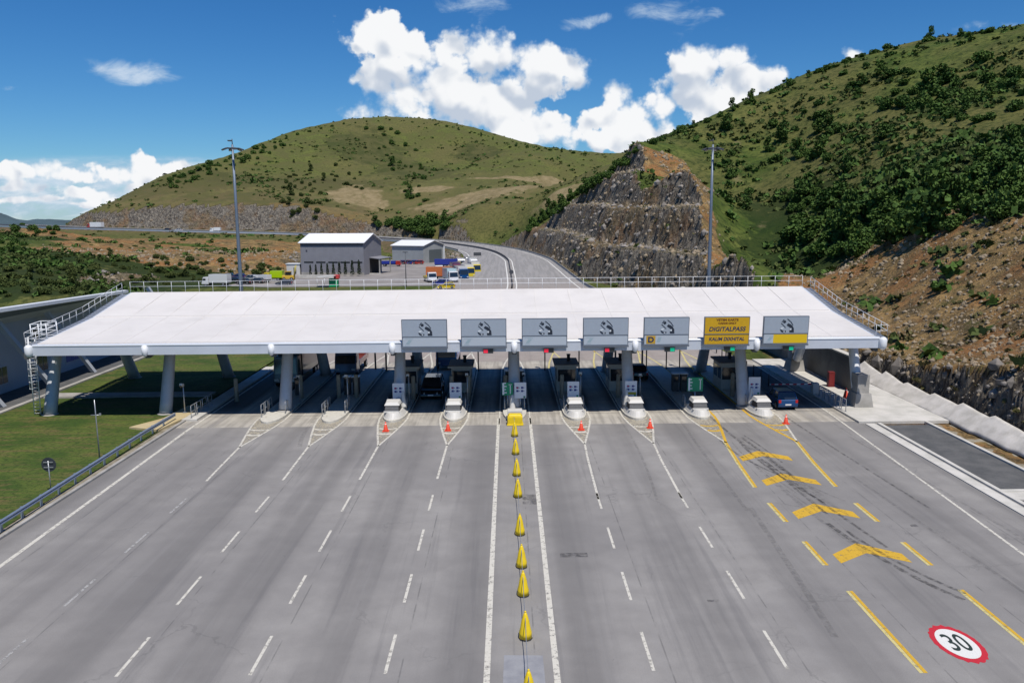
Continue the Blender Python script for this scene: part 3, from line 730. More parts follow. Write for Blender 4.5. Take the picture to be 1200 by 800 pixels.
# speed limit roundel, stretched along the lane
roun = atZ(1122, 753.5)
def ell(mb, rx, ry, z, ragged=0, n=48, inner=None):
    vs = [(roun.x+math.cos(2*math.pi*k/n)*rx*(1+ragged*math.sin(k*3.7)*.5), roun.y+math.sin(2*math.pi*k/n)*ry*(1+ragged*math.sin(k*2.3+1)), z) for k in range(n)]
    mb.addmesh(vs, [tuple(range(n))])
q = MB(); ell(q, .90, 1.42, ZM, .05); structure(q.build('road_marking', P_RED))
q = MB(); ell(q, .70, 1.12, ZM+.004); structure(q.build('road_marking', P_CLEAN))
def text_obj(s, name, m_, size, loc, rot=(0, 0, 0), sx=1.0, extrude=.0, parent=None, align='CENTER', off=0.0, shear=0.0):
    cu = bpy.data.curves.new(name, 'FONT'); cu.body = s; cu.size = size; cu.align_x = align; cu.align_y = 'CENTER'; cu.extrude = extrude; cu.offset = off; cu.shear = shear
    tmp = bpy.data.objects.new('t', cu); COL.objects.link(tmp)
    dg = bpy.context.evaluated_depsgraph_get(); me = bpy.data.meshes.new_from_object(tmp.evaluated_get(dg)); bpy.data.objects.remove(tmp)
    me.materials.clear(); me.materials.append(m_); me.name = name
    o = bpy.data.objects.new(name, me); o.location = loc; o.rotation_euler = rot; o.scale = (sx, 1, 1); put(o, parent); return o
# numerals 30
structure(text_obj('30', 'road_marking', P_BLK, 1.75, (roun.x, roun.y, ZM+.009), (0, 0, 0), .52, off=.018))
# tyre scuffs, spills and the sealed patch
def scuff_mat(name, col, a):
    mm = bpy.data.materials.new(name); mm.use_nodes = True; t = NT(mm.node_tree); b = t.n['Principled BSDF']
    P = t.pos(); n = t.noise(P, 2.4, 6, .75); t.put(b.inputs['Base Color'], col); b.inputs['Roughness'].default_value = .85
    t.put(b.inputs['Alpha'], t.mul(t.ss(n, .38, .62), a)); return mm
SC1 = scuff_mat('rubber_marks', (.045, .043, .043), .48); SC2 = scuff_mat('light_rubber_marks', (.085, .083, .083), .2)
rnd = random.Random(3)
q1 = MB(); q2 = MB()
def curve(a, b_, c_, n=16):
    a, b_, c_ = Vector(a), Vector(b_), Vector(c_)
    return [a*(1-t)**2+b_*2*t*(1-t)+c_*t*t for t in [i/n for i in range(n+1)]]
zc = [0]
def zz(): zc[0] += 1; return .0165+zc[0]*.00035
for k in range(13):
    x0 = 17.0+rnd.uniform(-1.0, 1.6); y0 = rnd.uniform(52, 60); L = rnd.uniform(6, 16)
    pstrip(q1 if k % 2 else q2, curve((x0, y0), (x0+rnd.uniform(-.3, .7), y0-L*.5), (x0+rnd.uniform(-.2, 1.8), y0-L)), rnd.uniform(.10, .26), zz())
pstrip(q1, curve((17.6, 42), (18.4, 36), (20.1, 33.0)), .26, zz()); pstrip(q1, curve((18.2, 41), (18.8, 36.5), (20.5, 33.6)), .2, zz())
pstrip(q1, curve((17.1, 66), (17.2, 60), (17.6, 56)), .22, zz()); pstrip(q1, curve((23.4, 66), (23.6, 58), (24.4, 44)), .16, zz()); pstrip(q2, curve((22.4, 50), (22.8, 40), (23.4, 30)), .22, zz())
for (x, ya, yb) in ((-17.4, 66, 58), (8.4, 66, 46), (13.5, 66, 44), (13.2, 44, 30), (25.3, 60, 40)):
    for s in (.85,):
        pstrip(q2, curve((x+s, ya+rnd.uniform(-2, 2)), (x+s+rnd.uniform(-.5, .5), (ya+yb)/2), (x+s+rnd.uniform(-1, 1), yb)), rnd.uniform(.16, .34), zz())
structure(q1.build('tyre_marks', SC1)); structure(q2.build('tyre_marks', SC2))
q = MB(); q.addmesh([(-.35, 25.4, .004), (1.25, 25.4, .004), (1.22, 28.9, .004), (-.30, 28.95, .004)], [(0, 1, 2, 3)]); structure(q.build('sealed_patch', ground_mat('patch', conc_fn((.22, .225, .245), (.29, .295, .31), (.15, .15, .16), 1.2), .8)))
for (x, y, w_, h_) in ((1.25, 46.3, 1.0, 1.7), (3.2, 38.2, 1.4, .5), (9.0, 33.2, .5, .2), (22.2, 41.6, .4, .3)):
    q = MB(); q.addmesh([(x-w_/2, y-h_/2, .005), (x+w_/2, y-h_/2, .005), (x+w_/2, y+h_/2, .005), (x-w_/2, y+h_/2, .005)], [(0, 1, 2, 3)]); structure(q.build('oil_stain', scuff_mat('oil_and_shade', (.05, .05, .055), .5)))
# ------------------------------------------------------------------ canopy
XL, XR, YF, YC, YB = -39.6, 30.9, 66.0, 75.8, 83.9
ZF, ZC, ZB, ZS = 6.68, 7.78, 9.40, 5.80
M_ROOF = mat('white_roof_membrane', (.66, .63, .595), .5, var=.05, vscale=.25, dirt=.35, dirtcol=(.50, .47, .43), dscale=.35)
M_WHITE = mat('white_painted_metal', (.72, .74, .76), .4, var=.04, vscale=.6, dirt=.2, dirtcol=(.4, .4, .4))
M_FASC = mat('grey_white_fascia', (.52, .56, .62), .4, var=.05, vscale=.5, dirt=.15, dirtcol=(.4, .4, .42), dscale=.8)
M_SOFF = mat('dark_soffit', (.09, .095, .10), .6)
M_COLM = mat('column_grey_paint', (.50, .52, .55), .45, var=.05, dirt=.25, dirtcol=(.3, .3, .3), dscale=.8)
M_STEEL = mat('galvanised_steel', (.42, .44, .46), .38, .55, var=.12, vscale=4)
M_DSTEEL = mat('dark_steel', (.06, .065, .075), .5)
can = empty('toll_canopy', (-4.3, 75, 0), 0, 'long white flat canopy on leaning grey columns spanning all the toll lanes', 'canopy')
CX, CY = -4.3, 75
def rel(o): o.parent = can; o.matrix_parent_inverse = Matrix.Translation((-CX, -CY, 0)); return o
mb = MB()
prof = [(YF, ZF), (YF+.6, ZF+.06)]
prof = [(YF-.02, ZF-.02), (YF+.5, ZF+.05)]+[(YF+.5+(YC-YF-.5)*k/6, ZF+.05+(ZC-ZF-.05)*k/6) for k in range(1, 7)]+[(YC+.12, ZC+.06)]+[(YC+.12+(YB-YC-.12)*k/5, ZC+.06+(ZB-ZC-.06)*(k/5)**1.04) for k in range(1, 6)]
n = len(prof); under = [(y, z-.22) for y, z in reversed(prof)]
mb.extr(prof+under, 'x', XL, XR)
rel(mb.build('roof', M_ROOF))
# seams, gutter lip
mb = MB()
for k in range(1, 20):
    x = XL+(XR-XL)*k/20
    for (y0, z0), (y1, z1) in (((YF+.6, ZF+.075), (YC-.05, ZC+.015)), ((YC+.2, ZC+.085), (YB-.1, ZB+.01))):
        mb.hexa([(x-.03, y0, z0-.03), (x+.03, y0, z0-.03), (x+.03, y1, z1-.03), (x-.03, y1, z1-.03), (x-.03, y0, z0+.003), (x+.03, y0, z0+.003), (x+.03, y1, z1+.003), (x-.03, y1, z1+.003)])
mb.b2((XL+.1, YC+.02, ZC), (XR-.1, YC+.14, ZC+.075))
mb.b2((XL, YF+.32, ZF), (XR, YF+.42, ZF+.10))
rel(mb.build('roof_seams', mat('seam_grey', (.64, .615, .585), .6), None))
mb = MB(); mb.extr([(YF-.25, ZS), (YF-.25, ZF-.05), (YF-.18, ZF+.04), (YF+.1, ZF+.04), (YF+.1, ZS)], 'x', XL-.2, XR+.2)
rel(mb.build('fascia', M_FASC))
mb = MB(); mb.b2((XL-.2, YF-.29, ZF-.10), (XR+.2, YF-.24, ZF-.02)); rel(mb.build('fascia_trim', M_WHITE))
mb = MB()
for xa, xb in ((XL-.2, XL+.02), (XR-.02, XR+.2)): mb.addmesh([(x, y, z) for x in (xa, xb) for (y, z) in ((YF+.1, ZS+.1), (YB, ZB-1.1), (YB, ZB-.02), (YC, ZC-.02), (YF+.1, ZF-.02))], [(0, 1, 2, 3, 4), (9, 8, 7, 6, 5), (0, 5, 6, 1), (1, 6, 7, 2), (2, 7, 8, 3), (3, 8, 9, 4), (4, 9, 5, 0)])
mb.b2((XL, YB-.1, ZB-1.1), (XR, YB+.08, ZB-.03))
rel(mb.build('edge_panel', M_FASC))
# soffit with girders
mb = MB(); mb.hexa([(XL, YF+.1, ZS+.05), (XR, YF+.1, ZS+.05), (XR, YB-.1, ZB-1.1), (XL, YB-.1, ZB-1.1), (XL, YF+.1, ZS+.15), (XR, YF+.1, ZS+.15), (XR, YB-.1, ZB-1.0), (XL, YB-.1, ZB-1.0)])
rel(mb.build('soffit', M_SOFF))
COLX = [-40.6, -30.4, -19.85, -9.75, .46, 10.6, 20.8, 31.0]
for i, x in enumerate(COLX):
    # rounded girder end on the fascia
    mb = MB(); r_ = .25 if 0 < i < 7 else .33; xe = x if 0 < i < 7 else (XL-.45 if i == 0 else XR+.45)
    pf = [(.001, .78*r_*1.6), (r_*.5, .72*r_*1.6), (r_*.85, .5*r_*1.6), (r_, .2), (r_, -.30), (r_*.85, -.52), (r_*.5, -.66), (.001, -.70)]
    mb.lathe([(a, b_) for a, b_ in reversed(pf)], (xe, YF-.28, (ZF+ZS)/2+.10), 14)
    rel(mb.build('girder_end', M_WHITE))
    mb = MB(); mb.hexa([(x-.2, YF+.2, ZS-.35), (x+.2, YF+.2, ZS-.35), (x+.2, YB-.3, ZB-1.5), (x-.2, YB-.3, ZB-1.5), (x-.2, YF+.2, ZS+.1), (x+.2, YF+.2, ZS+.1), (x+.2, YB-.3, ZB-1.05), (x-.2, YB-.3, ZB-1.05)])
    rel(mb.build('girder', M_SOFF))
    base = .0 if i in (0, 1) else .2
    for (yb, yt, zt, rb, rt) in ((68.75, 71.0, 6.3, .56, .44), (85.0, 80.6, 7.2, .58, .44)):
        mb = MB(); pts = []; rs = []
        z0 = base if i < 7 else 1.6
        for k in range(7):
            q = k/6; z = z0+(zt-z0)*q; pts.append((x, yb+(yt-yb)*(z/zt), z)); rs.append(rb+(rt-rb)*q)
        if i == 7: rs = [r0*.85 for r0 in rs]
        mb.tube(pts, rs, 20)
        rel(mb.build('column', M_COLM if i < 7 else M_WHITE))
        mb = MB()
        if i < 7: mb.lathe([(rb+.14, 0), (rb+.14, base+.06), (rb+.05, base+.1)], (x, yb, 0.0), 18)
        else:
            mb.hexa([(x-.75, yb-.9, .17), (x+.9, yb-.9, .17), (x+.9, yb+1.1, .17), (x-.75, yb+1.1, .17), (x-.55, yb-.7, 1.35), (x+.75, yb-.7, 1.35), (x+.75, yb+.9, 1.35), (x-.55, yb+.9, 1.35)])
            mb.b2((x-.45, yb-.55, 1.35), (x+.6, yb+.75, 3.0))
        rel(mb.build('column_foot', M_CONC))
# railings: back edge and both walkways
def rail_line(mb, pts, h=1.1, sp=1.45, r=.021, rails=(1.0, .55)):
    for a, b_ in zip(pts[:-1], pts[1:]):
        a = Vector(a); b_ = Vector(b_); L = (b_-a).length; n = max(1, round(L/sp))
        for k in range(n+1):
            p = a.lerp(b_, k/n); mb.tube([p, p+Vector((0, 0, h))], r, 6)
        for f in rails: mb.tube([a+Vector((0, 0, h*f)), b_+Vector((0, 0, h*f))], r, 6)
mb = MB(); rail_line(mb, [(XL-.2, YB+.02, ZB), (XR+.2, YB+.02, ZB)]); rel(mb.build('railing', M_WHITE))
for s, xe in ((-1, XL-.1), (1, XR+.1)):
    mb = MB(); xo = xe+s*.95
    rail_line(mb, [(xo, YF+.3, ZF-.1), (xo, YC, ZC-.1), (xo, YB, ZB-.1)], sp=1.2); rail_line(mb, [(xe, YF+.3, ZF-.1), (xo, YF+.3, ZF-.1)], sp=1.0)
    rel(mb.build('railing', M_WHITE))
    mb = MB()
    for (y0, z0), (y1, z1) in (((YF+.2, ZF-.15), (YC, ZC-.15)), ((YC, ZC-.15), (YB, ZB-.15))):
        k = 14
        for j in range(k):
            f0 = j/k; f1 = (j+.72)/k; a0, b0_ = y0+(y1-y0)*f0, z0+(z1-z0)*f0; a1_, b1_ = y0+(y1-y0)*f1, z0+(z1-z0)*f1
            mb.hexa([(min(xe, xo), a0, b0_-.04), (max(xe, xo), a0, b0_-.04), (max(xe, xo), a1_, b1_-.04), (min(xe, xo), a1_, b1_-.04), (min(xe, xo), a0, b0_), (max(xe, xo), a0, b0_), (max(xe, xo), a1_, b1_), (min(xe, xo), a1_, b1_)])
        for xx in (xe, xo): mb.hexa([(xx-.05, y0, z0-.22), (xx+.05, y0, z0-.22), (xx+.05, y1, z1-.22), (xx-.05, y1, z1-.22), (xx-.05, y0, z0), (xx+.05, y0, z0), (xx+.05, y1, z1), (xx-.05, y1, z1)])
    rel(mb.build('walkway', M_STEEL))
# roof hatch cage and ladder at the left end
mb = MB(); x0, x1, y0, y1, z0 = XL-1.5, XL-.15, 68.0, 69.6, 6.9
for z in (0, .45, .85, 1.25):
    mb.tube([(x0, y0, z0+z), (x1, y0, z0+z), (x1, y1, z0+z+.1), (x0, y1, z0+z+.1), (x0, y0, z0+z)], .035, 6)
for (x, y) in ((x0, y0), (x1, y0), (x1, y1), (x0, y1), ((x0+x1)/2, y0)): mb.tube([(x, y, z0-.3), (x, y, z0+1.3)], .045, 6)
rel(mb.build('ladder_gate', M_WHITE))
mb = MB(); p0 = Vector((-41.6, 68.6, .05)); p1 = Vector((-41.35, 68.4, 7.0))
for s in (-.28, .28): mb.tube([p0+Vector((s, 0, 0)), p1+Vector((s, 0, 0))], .045, 6)
for k in range(24):
    c = p0.lerp(p1, (k+.5)/24); mb.tube([c+Vector((-.28, 0, 0)), c+Vector((.28, 0, 0))], .022, 5)
    if k > 7 and k % 2 == 0: mb.tube([c+Vector((.36*math.cos(a), -.62*math.sin(a), 0)) for a in [math.pi*j/7 for j in range(8)]], .022, 5)
for a in (.5, 1.57, 2.6): mb.tube([p0.lerp(p1, .34)+Vector((.36*math.cos(a), -.62*math.sin(a), 0)), p1+Vector((.36*math.cos(a), -.62*math.sin(a), 0))], .02, 5)
rel(mb.build('ladder', M_WHITE))

# ------------------------------------------------------------------ lane boards over the front edge
M_BGREY = mat('grey_board_face', (.36, .41, .47), .35, var=.03); M_BLIGHT = mat('pale_board_strip', (.47, .52, .57), .35)
M_FRAME = mat('board_frame', (.13, .15, .18), .5); M_INK = mat('dark_print', (.02, .028, .045), .5); M_PALEP = mat('pale_print', (.66, .70, .73), .5)
M_AMBER = mat('amber_board_face', (.62, .36, .01), .45, var=.05); M_YPANEL = mat('yellow_panel', (.78, .52, .01), .45); M_BLUEINK = mat('navy_print', (.015, .03, .09), .5); M_BROWN = mat('brown_print', (.20, .07, .01), .5)
M_TEALP = mat('teal_print', (.33, .43, .47), .5)
BX = [-6.98, -2.07, 2.98, 8.06, 13.1, 18.12, 23.03]
def disc(mb, cx, cz, rx, rz, y, rot=0, n=18, a0=0, a1=2*math.pi):
    vs = []
    for k in range(n):
        a = a0+(a1-a0)*k/(n if a1-a0 > 6.28 else n-1); u, v = rx*math.cos(a), rz*math.sin(a)
        vs.append((cx+u*math.cos(rot)-v*math.sin(rot), y, cz+u*math.sin(rot)+v*math.cos(rot)))
    mb.addmesh(vs, [tuple(range(n))])
def poly(mb, pts, y): mb.addmesh([(a, y, b_) for a, b_ in pts], [tuple(range(len(pts)))])
DESC = ['first grey lane board from the left, no lamp box below it', 'second grey lane board from the left with a red lamp box below it', 'grey lane board just right of the central yellow cone row, red lamp box below',
        'fourth grey lane board from the left, right of the middle column pair', 'grey lane board with a small orange square and a dark letter D', 'amber lane board reading DIGITALPASS and KALIM DIXHITAL', 'grey lane board with a plain bright yellow panel, rightmost on the canopy']
for i, bx in enumerate(BX):
    W_, H_ = 3.78, 2.46; tilt = R(-7)
    e = empty('lane_board', (bx, 65.42, 6.16), 0, DESC[i], 'lane sign', 'lane boards mounted along the front edge of the canopy')
    e.rotation_euler = (R(4), 0, 0)
    mb = MB(); mb.b2((-W_/2, 0, 0), (W_/2, .22, H_)); mb.build('frame', M_FRAME, e, bevel=.015)
    am = i == 5
    mb = MB(); mb.b2((-W_/2+.06, -.02, .16), (W_/2-.06, .0, H_-.06)); mb.build('face', M_AMBER if am else M_BGREY, e)
    mb = MB(); mb.b2((-W_/2+.02, -.045, .98), (W_/2-.02, -.015, 1.04)); mb.b2((-W_/2-.03, -.10, .0), (W_/2+.03, .05, .13)); mb.build('divider', M_FRAME, e)
    if am:
        for s, z, sz, mm_, sxx, sh in (('VETEM KARTE', 2.20, .25, M_BROWN, 1.15, 0), ('CARDS ONLY', 1.92, .22, M_BROWN, 1.1, 0), ('DIGITALPASS', 1.42, .50, M_BLUEINK, 1.04, .18), ('KALIM DIXHITAL', .58, .40, M_BLUEINK, .98, .18)):
            text_obj(s, 'lettering', mm_, sz, (0, -.026, z), (R(90), 0, 0), sxx, .003, e, off=.012, shear=sh)
    else:
        mb = MB(); mb.b2((-W_/2+.10, -.032, .20), (W_/2-.10, -.022, .94)); mb.build('lower_panel', M_BLIGHT if i < 6 else M_YPANEL, e)
        if i == 6:
            mb = MB(); mb.b2((-W_/2+.10, -.037, .20), (-W_/2+.86, -.0325, .94)); mb.build('lower_panel', M_BLIGHT, e)
        # printed emblem: dark and pale rounded shapes on the upper panel
        y = -.030; md = MB(); ml = MB(); cx = 0.0
        disc(md, -.16, 2.00, .13, .12, y, .5)
        poly(md, [(.02, 1.74), (.14, 1.88), (.34, 1.80), (.50, 1.68), (.64, 1.44), (.66, 1.10), (.30, 1.10), (.26, 1.22), (.36, 1.36), (.30, 1.52), (.18, 1.60), (.08, 1.66)], y)
        poly(md, [(-.52, 1.36), (-.40, 1.16), (-.20, 1.08), (.00, 1.14), (-.02, 1.28), (-.14, 1.22), (-.28, 1.26), (-.40, 1.34)], y)
        for pl in ([(.02, 2.24), (.10, 2.26), (.40, 2.00), (.58, 1.72), (.52, 1.70), (.34, 1.96)], [(-.46, 1.86), (-.40, 1.90), (-.02, 1.52), (-.06, 1.48)], [(-.42, 1.98), (-.24, 2.22), (-.18, 2.20), (-.36, 1.96)]): poly(md, pl, y)
        for (ax, az_, rx, rz, rot) in ((-.34, 1.46, .14, .08, .3), (.38, 1.38, .07, .09, 0), (-.16, 1.16, .07, .04, 0)): disc(ml, ax, az_, rx, rz, y-.004, rot)
        md.build('emblem', M_INK, e); ml.build('emblem_highlight', M_PALEP, e)
        mb = MB(); lx = -1.30
        if i == 4:
            mb2 = MB(); mb2.b2((-1.66, -.042, .24), (-.90, -.034, .92)); mb2.build('orange_square', mat('orange_square', (.55, .33, .03), .5), e)
            text_obj('D', 'lettering', M_BLUEINK, .62, (-1.28, -.046, .57), (R(90), 0, 0), 1.1, .003, e, off=.025)
            mb.addmesh([(-.62+a, -.036, .58+b_) for a, b_ in ((-.18, -.2), (.1, -.2), (.22, .22), (-.06, .22))], [(0, 1, 2, 3)])
        else:
            mb.addmesh([(lx+a, -.0385, .57+b_) for a, b_ in ((-.26, -.16), (.02, -.16), (.26, .17), (-.02, .17))], [(0, 1, 2, 3)])
            mb.b2((lx-.34, -.0385, .82), (lx+.34, -.0335, .85)); mb.b2((lx-.34, -.0385, .29), (lx+.1, -.0335, .32))
        mb.build('small_mark', M_TEALP, e)
    for s in (-1.2, 1.2):
        mb = MB(); mb.b2((s-.05, .22, .25), (s+.05, .62, .35)); mb.b2((s-.05, .22, 1.4), (s+.05, .3, 1.5)); mb.hexa([(s-.04, .24, 1.3), (s+.04, .24, 1.3), (s+.04, 1.3, .55), (s-.04, 1.3, .55), (s-.04, .24, 1.4), (s+.04, .24, 1.4), (s+.04, 1.3, .65), (s-.04, 1.3, .65)])
        mb.build('bracket', M_STEEL, e)
# lamp boxes below the boards
def lamp_mat(name, col, st):
    mm = bpy.data.materials.new(name); mm.use_nodes = True; b = mm.node_tree.nodes['Principled BSDF']
    b.inputs['Base Color'].default_value = (*col, 1); b.inputs['Emission Color'].default_value = (*col, 1); b.inputs['Emission Strength'].default_value = st; b.inputs['Roughness'].default_value = .4; return mm
L_RED = lamp_mat('red_signal_lamp', (.75, .02, .05), .5); L_GRN = lamp_mat('green_signal_lamp', (.0, .42, .22), .5); M_OFF = mat('unlit_lens', (.025, .03, .03), .3)
sig = [(1, 'R', 'red lit lamp box under the second lane board'), (2, 'R', 'red lit lamp box under the lane board right of the yellow cones'), (3, 'R', 'red lit lamp box under the fourth lane board'), (4, 'G', 'green lit lamp box under the board with the orange square'), (5, 'g', 'dim green lamp box under the amber board'), (6, 'g', 'dim green lamp box under the board with the yellow panel')]
for i, c_, lab in sig:
    e = empty('lane_signal', (BX[i]+.35, 65.45, 5.70), 0, lab, 'signal lamp', 'signal lamps below the lane boards')
    mb = MB(); mb.b2((-.42, 0, 0), (.42, .28, .38)); mb.b2((-.05, .05, .38), (.05, .15, .5)); mb.b2((-.44, -.10, .36), (.44, 0, .40)); mb.build('housing', M_DSTEEL, e, bevel=.01)
    mb = MB(); mb.b2((-.38, -.012, .05), (-.03, .0, .33)); mb.build('lens', L_RED if c_ == 'R' else M_OFF, e)
    mb = MB(); mb.b2((.03, -.012, .05), (.38, .0, .33)); mb.build('lens', {'R': M_OFF, 'G': L_GRN, 'g': L_GRN}[c_], e)
# ------------------------------------------------------------------ toll islands and what stands on them
M_CREAM = mat('cream_island_concrete', (.55, .53, .47), .85, var=.1, vscale=1.5, dirt=.5, dirtcol=(.25, .22, .18), dscale=1.5)
M_LID = mat('white_plastic_lid', (.58, .57, .54), .5, dirt=.35, dirtcol=(.4, .38, .33), dscale=2)
M_BLACK = mat('black_rubber', (.018, .018, .02), .7); M_LOUV = mat('dark_grey_plastic', (.05, .05, .052), .6)
M_POST = mat('concrete_post', (.36, .32, .25), .85, dirt=.4, dscale=3)
M_BOOTH = mat('booth_wall_panel', (.45, .42, .37), .5, var=.08); M_BROOF = mat('booth_roof_brown', (.20, .155, .13), .7)
M_GLASS = mat('dark_glass', (.02, .025, .03), .08, spec=.8)
M_SIGNW = mat('white_sign_face', (.72, .74, .78), .5); M_SGREEN = mat('green_sign_face', (.0, .25, .12), .5); M_SBLUE = mat('blue_pictogram', (.03, .05, .22), .5); M_SRED = mat('red_pictogram', (.5, .02, .05), .5)
M_YELP = mat('yellow_plastic', (.78, .56, .01), .45, dirt=.3, dirtcol=(.3, .2, .02), dscale=3)
M_ORNG = mat('red_cone_plastic', (.72, .07, .03), .5); M_CWHT = mat('white_reflective_band', (.8, .8, .8), .4)
ISN = ['leftmost', 'second', 'third', 'fourth', 'central', 'sixth', 'seventh', 'eighth', 'ninth']
def boat(hw, y0, ys, y1, n=7):
    pts = []
    for k in range(n+1):
        a = math.pi/2*k/n; pts.append((hw*math.sin(a), ys-(ys-y0)*math.cos(a)))
    return [(-x, y) for x, y in reversed(pts[1:])]+[(x, y) for x, y in pts]+[(hw, y1), (-hw, y1)]
islands = []
ILAB = ['pale toll island left end of the row, bare with railing hoops and one leaning column', 'pale bare toll island with railing hoops, no booth, between first and third islands', 'toll island carrying a booth and white crash box, third from the left',
 'toll island with a booth beside the black four-wheel drive', 'central toll island behind the row of yellow cones', 'toll island just right of the central one, booth with brown roof on it', 'toll island with the menu board that has a yellow stripe',
 'toll island with the green sign and yellow painted edges', 'rightmost toll island beside the blue hatchback']
for i, xi in enumerate(ISL):
    e = empty('toll_island', (xi, 64.6, 0), 0, ILAB[i], 'toll island', 'kerbed islands between the toll lanes')
    mb = MB(); mb.prism(boat(1.02, 0.2, 3.0, 23.6), -.05, .20); mb.build('base', M_CREAM, e, bevel=.03)
    if i >= 2 and i != 4:
        # boat-shaped white nose
        s1 = boat(.92, .45, 2.6, 3.9); s2 = boat(.66, .95, 2.4, 3.9); n = len(s1)
        mb = MB(); mb.addmesh([(x, y, .2) for x, y in s1]+[(x, y, .62) for x, y in s2], [tuple(range(n, 2*n))]+[(k, (k+1) % n, n+(k+1) % n, n+k) for k in range(n)]); mb.build('nose', M_LID, e)
    islands.append(e)
def crash_box(xi, dx, lab):
    e = empty('crash_cushion', (xi+dx, 66.6, .60), 0, lab, 'crash cushion', 'white lidded crash boxes on the island noses')
    mb = MB(); mb.hexa([(-.62, -.55, 0), (.62, -.55, 0), (.68, .85, 0), (-.68, .85, 0), (-.56, -.30, .52), (.56, -.30, .52), (.62, .75, .52), (-.62, .75, .52)]); mb.build('body', M_LOUV, e)
    mb = MB()
    for k in range(4): mb.box((0, -.50+.06*k, .08+.12*k), (1.1, .03, .05))
    mb.build('louvre', M_STEEL, e)
    mb = MB(); mb.hexa([(-.66, -.36, .52), (.66, -.36, .52), (.70, .95, .52), (-.70, .95, .52), (-.50, -.20, .78), (.50, -.20, .78), (.56, .85, .84), (-.56, .85, .84)]); mb.build('lid', M_LID, e, bevel=.03)
    mb = MB(); mb.b2((-.68, -.60, -.04), (.68, -.42, .08)); mb.build('bumper', M_LID, e, bevel=.02)
for i, dx in ((2, -.12), (3, -.05), (5, 0), (6, 0), (7, 0), (8, .05)):
    crash_box(ISL[i], dx, {2: 'white lidded crash box on the third toll island from the left', 3: 'white lidded crash box in front of the booth beside the black four-wheel drive', 5: 'white lidded crash box on the island right of the yellow cone row', 6: 'white lidded crash box under the menu board with a yellow stripe', 7: 'white lidded crash box in front of the green arrow sign', 8: 'white lidded crash box left of the blue hatchback'}[i])
# tubular hoops
def hoops(x, y0, n, sp, lab, h=1.05, z=.2, dirx=0.0, grp='tubular railing hoops on the islands'):
    e = empty('guard_railing', (x, y0, z), 0, lab, 'railing', grp)
    mb = MB()
    for k in range(n):
        o = Vector((dirx*k*sp, k*sp, 0)); mb.tube([o, o+Vector((0, 0, h-.12)), o+Vector((0, .1, h)), o+Vector((0, sp*.62, h)), o+Vector((0, sp*.72, h-.12)), o+Vector((0, sp*.72, 0))], .035, 6)
        mb.tube([o+Vector((0, 0, h*.5)), o+Vector((0, sp*.72, h*.5))], .025, 6)
    if n > 2: mb.tube([(0, 0, h), (dirx*(n-1)*sp, (n-1)*sp+.6, h)], .03, 6)
    mb.build('rail', M_STEEL, e); 
    mb = MB()
    for k in range(n): mb.box((dirx*k*sp, k*sp, .01), (.16, .16, .02)); mb.box((dirx*k*sp, k*sp+sp*.72, .01), (.16, .16, .02))
    mb.build('foot_plate', M_STEEL, e)
nm = ['leftmost island', 'second island from the left', 'third island from the left', 'island beside the black four-wheel drive', 'central island', 'island right of the yellow cones', 'island with the yellow striped menu board', 'island with the green arrow sign', 'island beside the blue hatchback']
for i, xi in enumerate(ISL):
    k = 3 if i < 2 else 1
    hoops(xi-.86, 66.4 if i < 2 else 68.2, k, 1.15, f'steel railing hoop{"s" if k>1 else ""} on the left side of the {nm[i]}')
    hoops(xi+.86, 67.6 if i < 2 else 68.2, 2 if i < 2 else 1, 1.15, f'steel railing hoop{"s" if i<2 else ""} on the right side of the {nm[i]}')
hoops(-27.2, 66.4, 4, 1.3, 'steel railing on the raised kerb at the far left lane', z=.18)
hoops(28.9, 66.5, 5, 1.25, 'steel railing along the pavement right of the last lane', z=.17)
# stout round posts in front of the booths
for i, xs in enumerate([(.75,), (-.9, .75), (1.0,), (-.62, .95), (-.8,), (-.75,), (-.7,), (), (-.9,)]):
    for dx in xs:
        yb = 72.5 if i > 1 else 73.5
        mb = MB(); mb.lathe([(.20, 0), (.19, 2.1), (.17, 2.2), (.10, 2.24)], (0, 0, 0), 12)
        tag(mb.build('bollard', M_POST, None, loc=(ISL[i]+dx, yb, .2)), f'tall buff round post {"left" if dx<0 else "right"} of middle on the {nm[i]}', 'bollard', 'tall round posts protecting the booths')
mb = MB(); mb.lathe([(.20, 0), (.19, 2.1), (.17, 2.2), (.10, 2.24)], (0, 0, 0), 12); tag(mb.build('bollard', M_POST, None, loc=(-25.6, 73.2, 0)), 'tall buff round post standing alone in the leftmost lane', 'bollard', 'tall round posts protecting the booths')
# camera posts
def cam_post(x, y, h, lab, z=.2):
    e = empty('camera_post', (x, y, z), 0, lab, 'camera post', 'camera posts by the lanes')
    mb = MB(); mb.tube([(0, 0, 0), (0, 0, h)], .055, 8); mb.box((0, 0, .02), (.3, .3, .04)); mb.build('pole', M_STEEL, e)
    mb = MB(); mb.box((-.05, -.14, h-.08), (.26, .44, .22), rx=-.25); mb.build('camera', M_LID, e, bevel=.03)
    mb = MB(); mb.tube([(-.05, -.37, h-.17), (-.05, -.40, h-.18)], .09, 10); mb.build('lens', M_GLASS, e)
for x, y, h, lab in ((-28.5, 68.3, 2.6, 'white headed camera post on the kerb left of all lanes'), (-19.2, 71.5, 2.6, 'white headed camera post beside the leftmost island column'), (-14.5, 70.0, 2.9, 'white headed camera post on the second island'), (-9.0, 70.0, 2.9, 'white headed camera post on the third island'),
                     (-3.75, 70.2, 2.9, 'white headed camera post on the island beside the black four-wheel drive'), (1.35, 70.2, 2.9, 'white headed camera post on the central island'), (6.45, 70.2, 2.9, 'white headed camera post on the island right of the cones'), (11.8, 70.2, 2.7, 'white headed camera post right of the yellow striped menu board')):
    cam_post(x, y, h, lab)
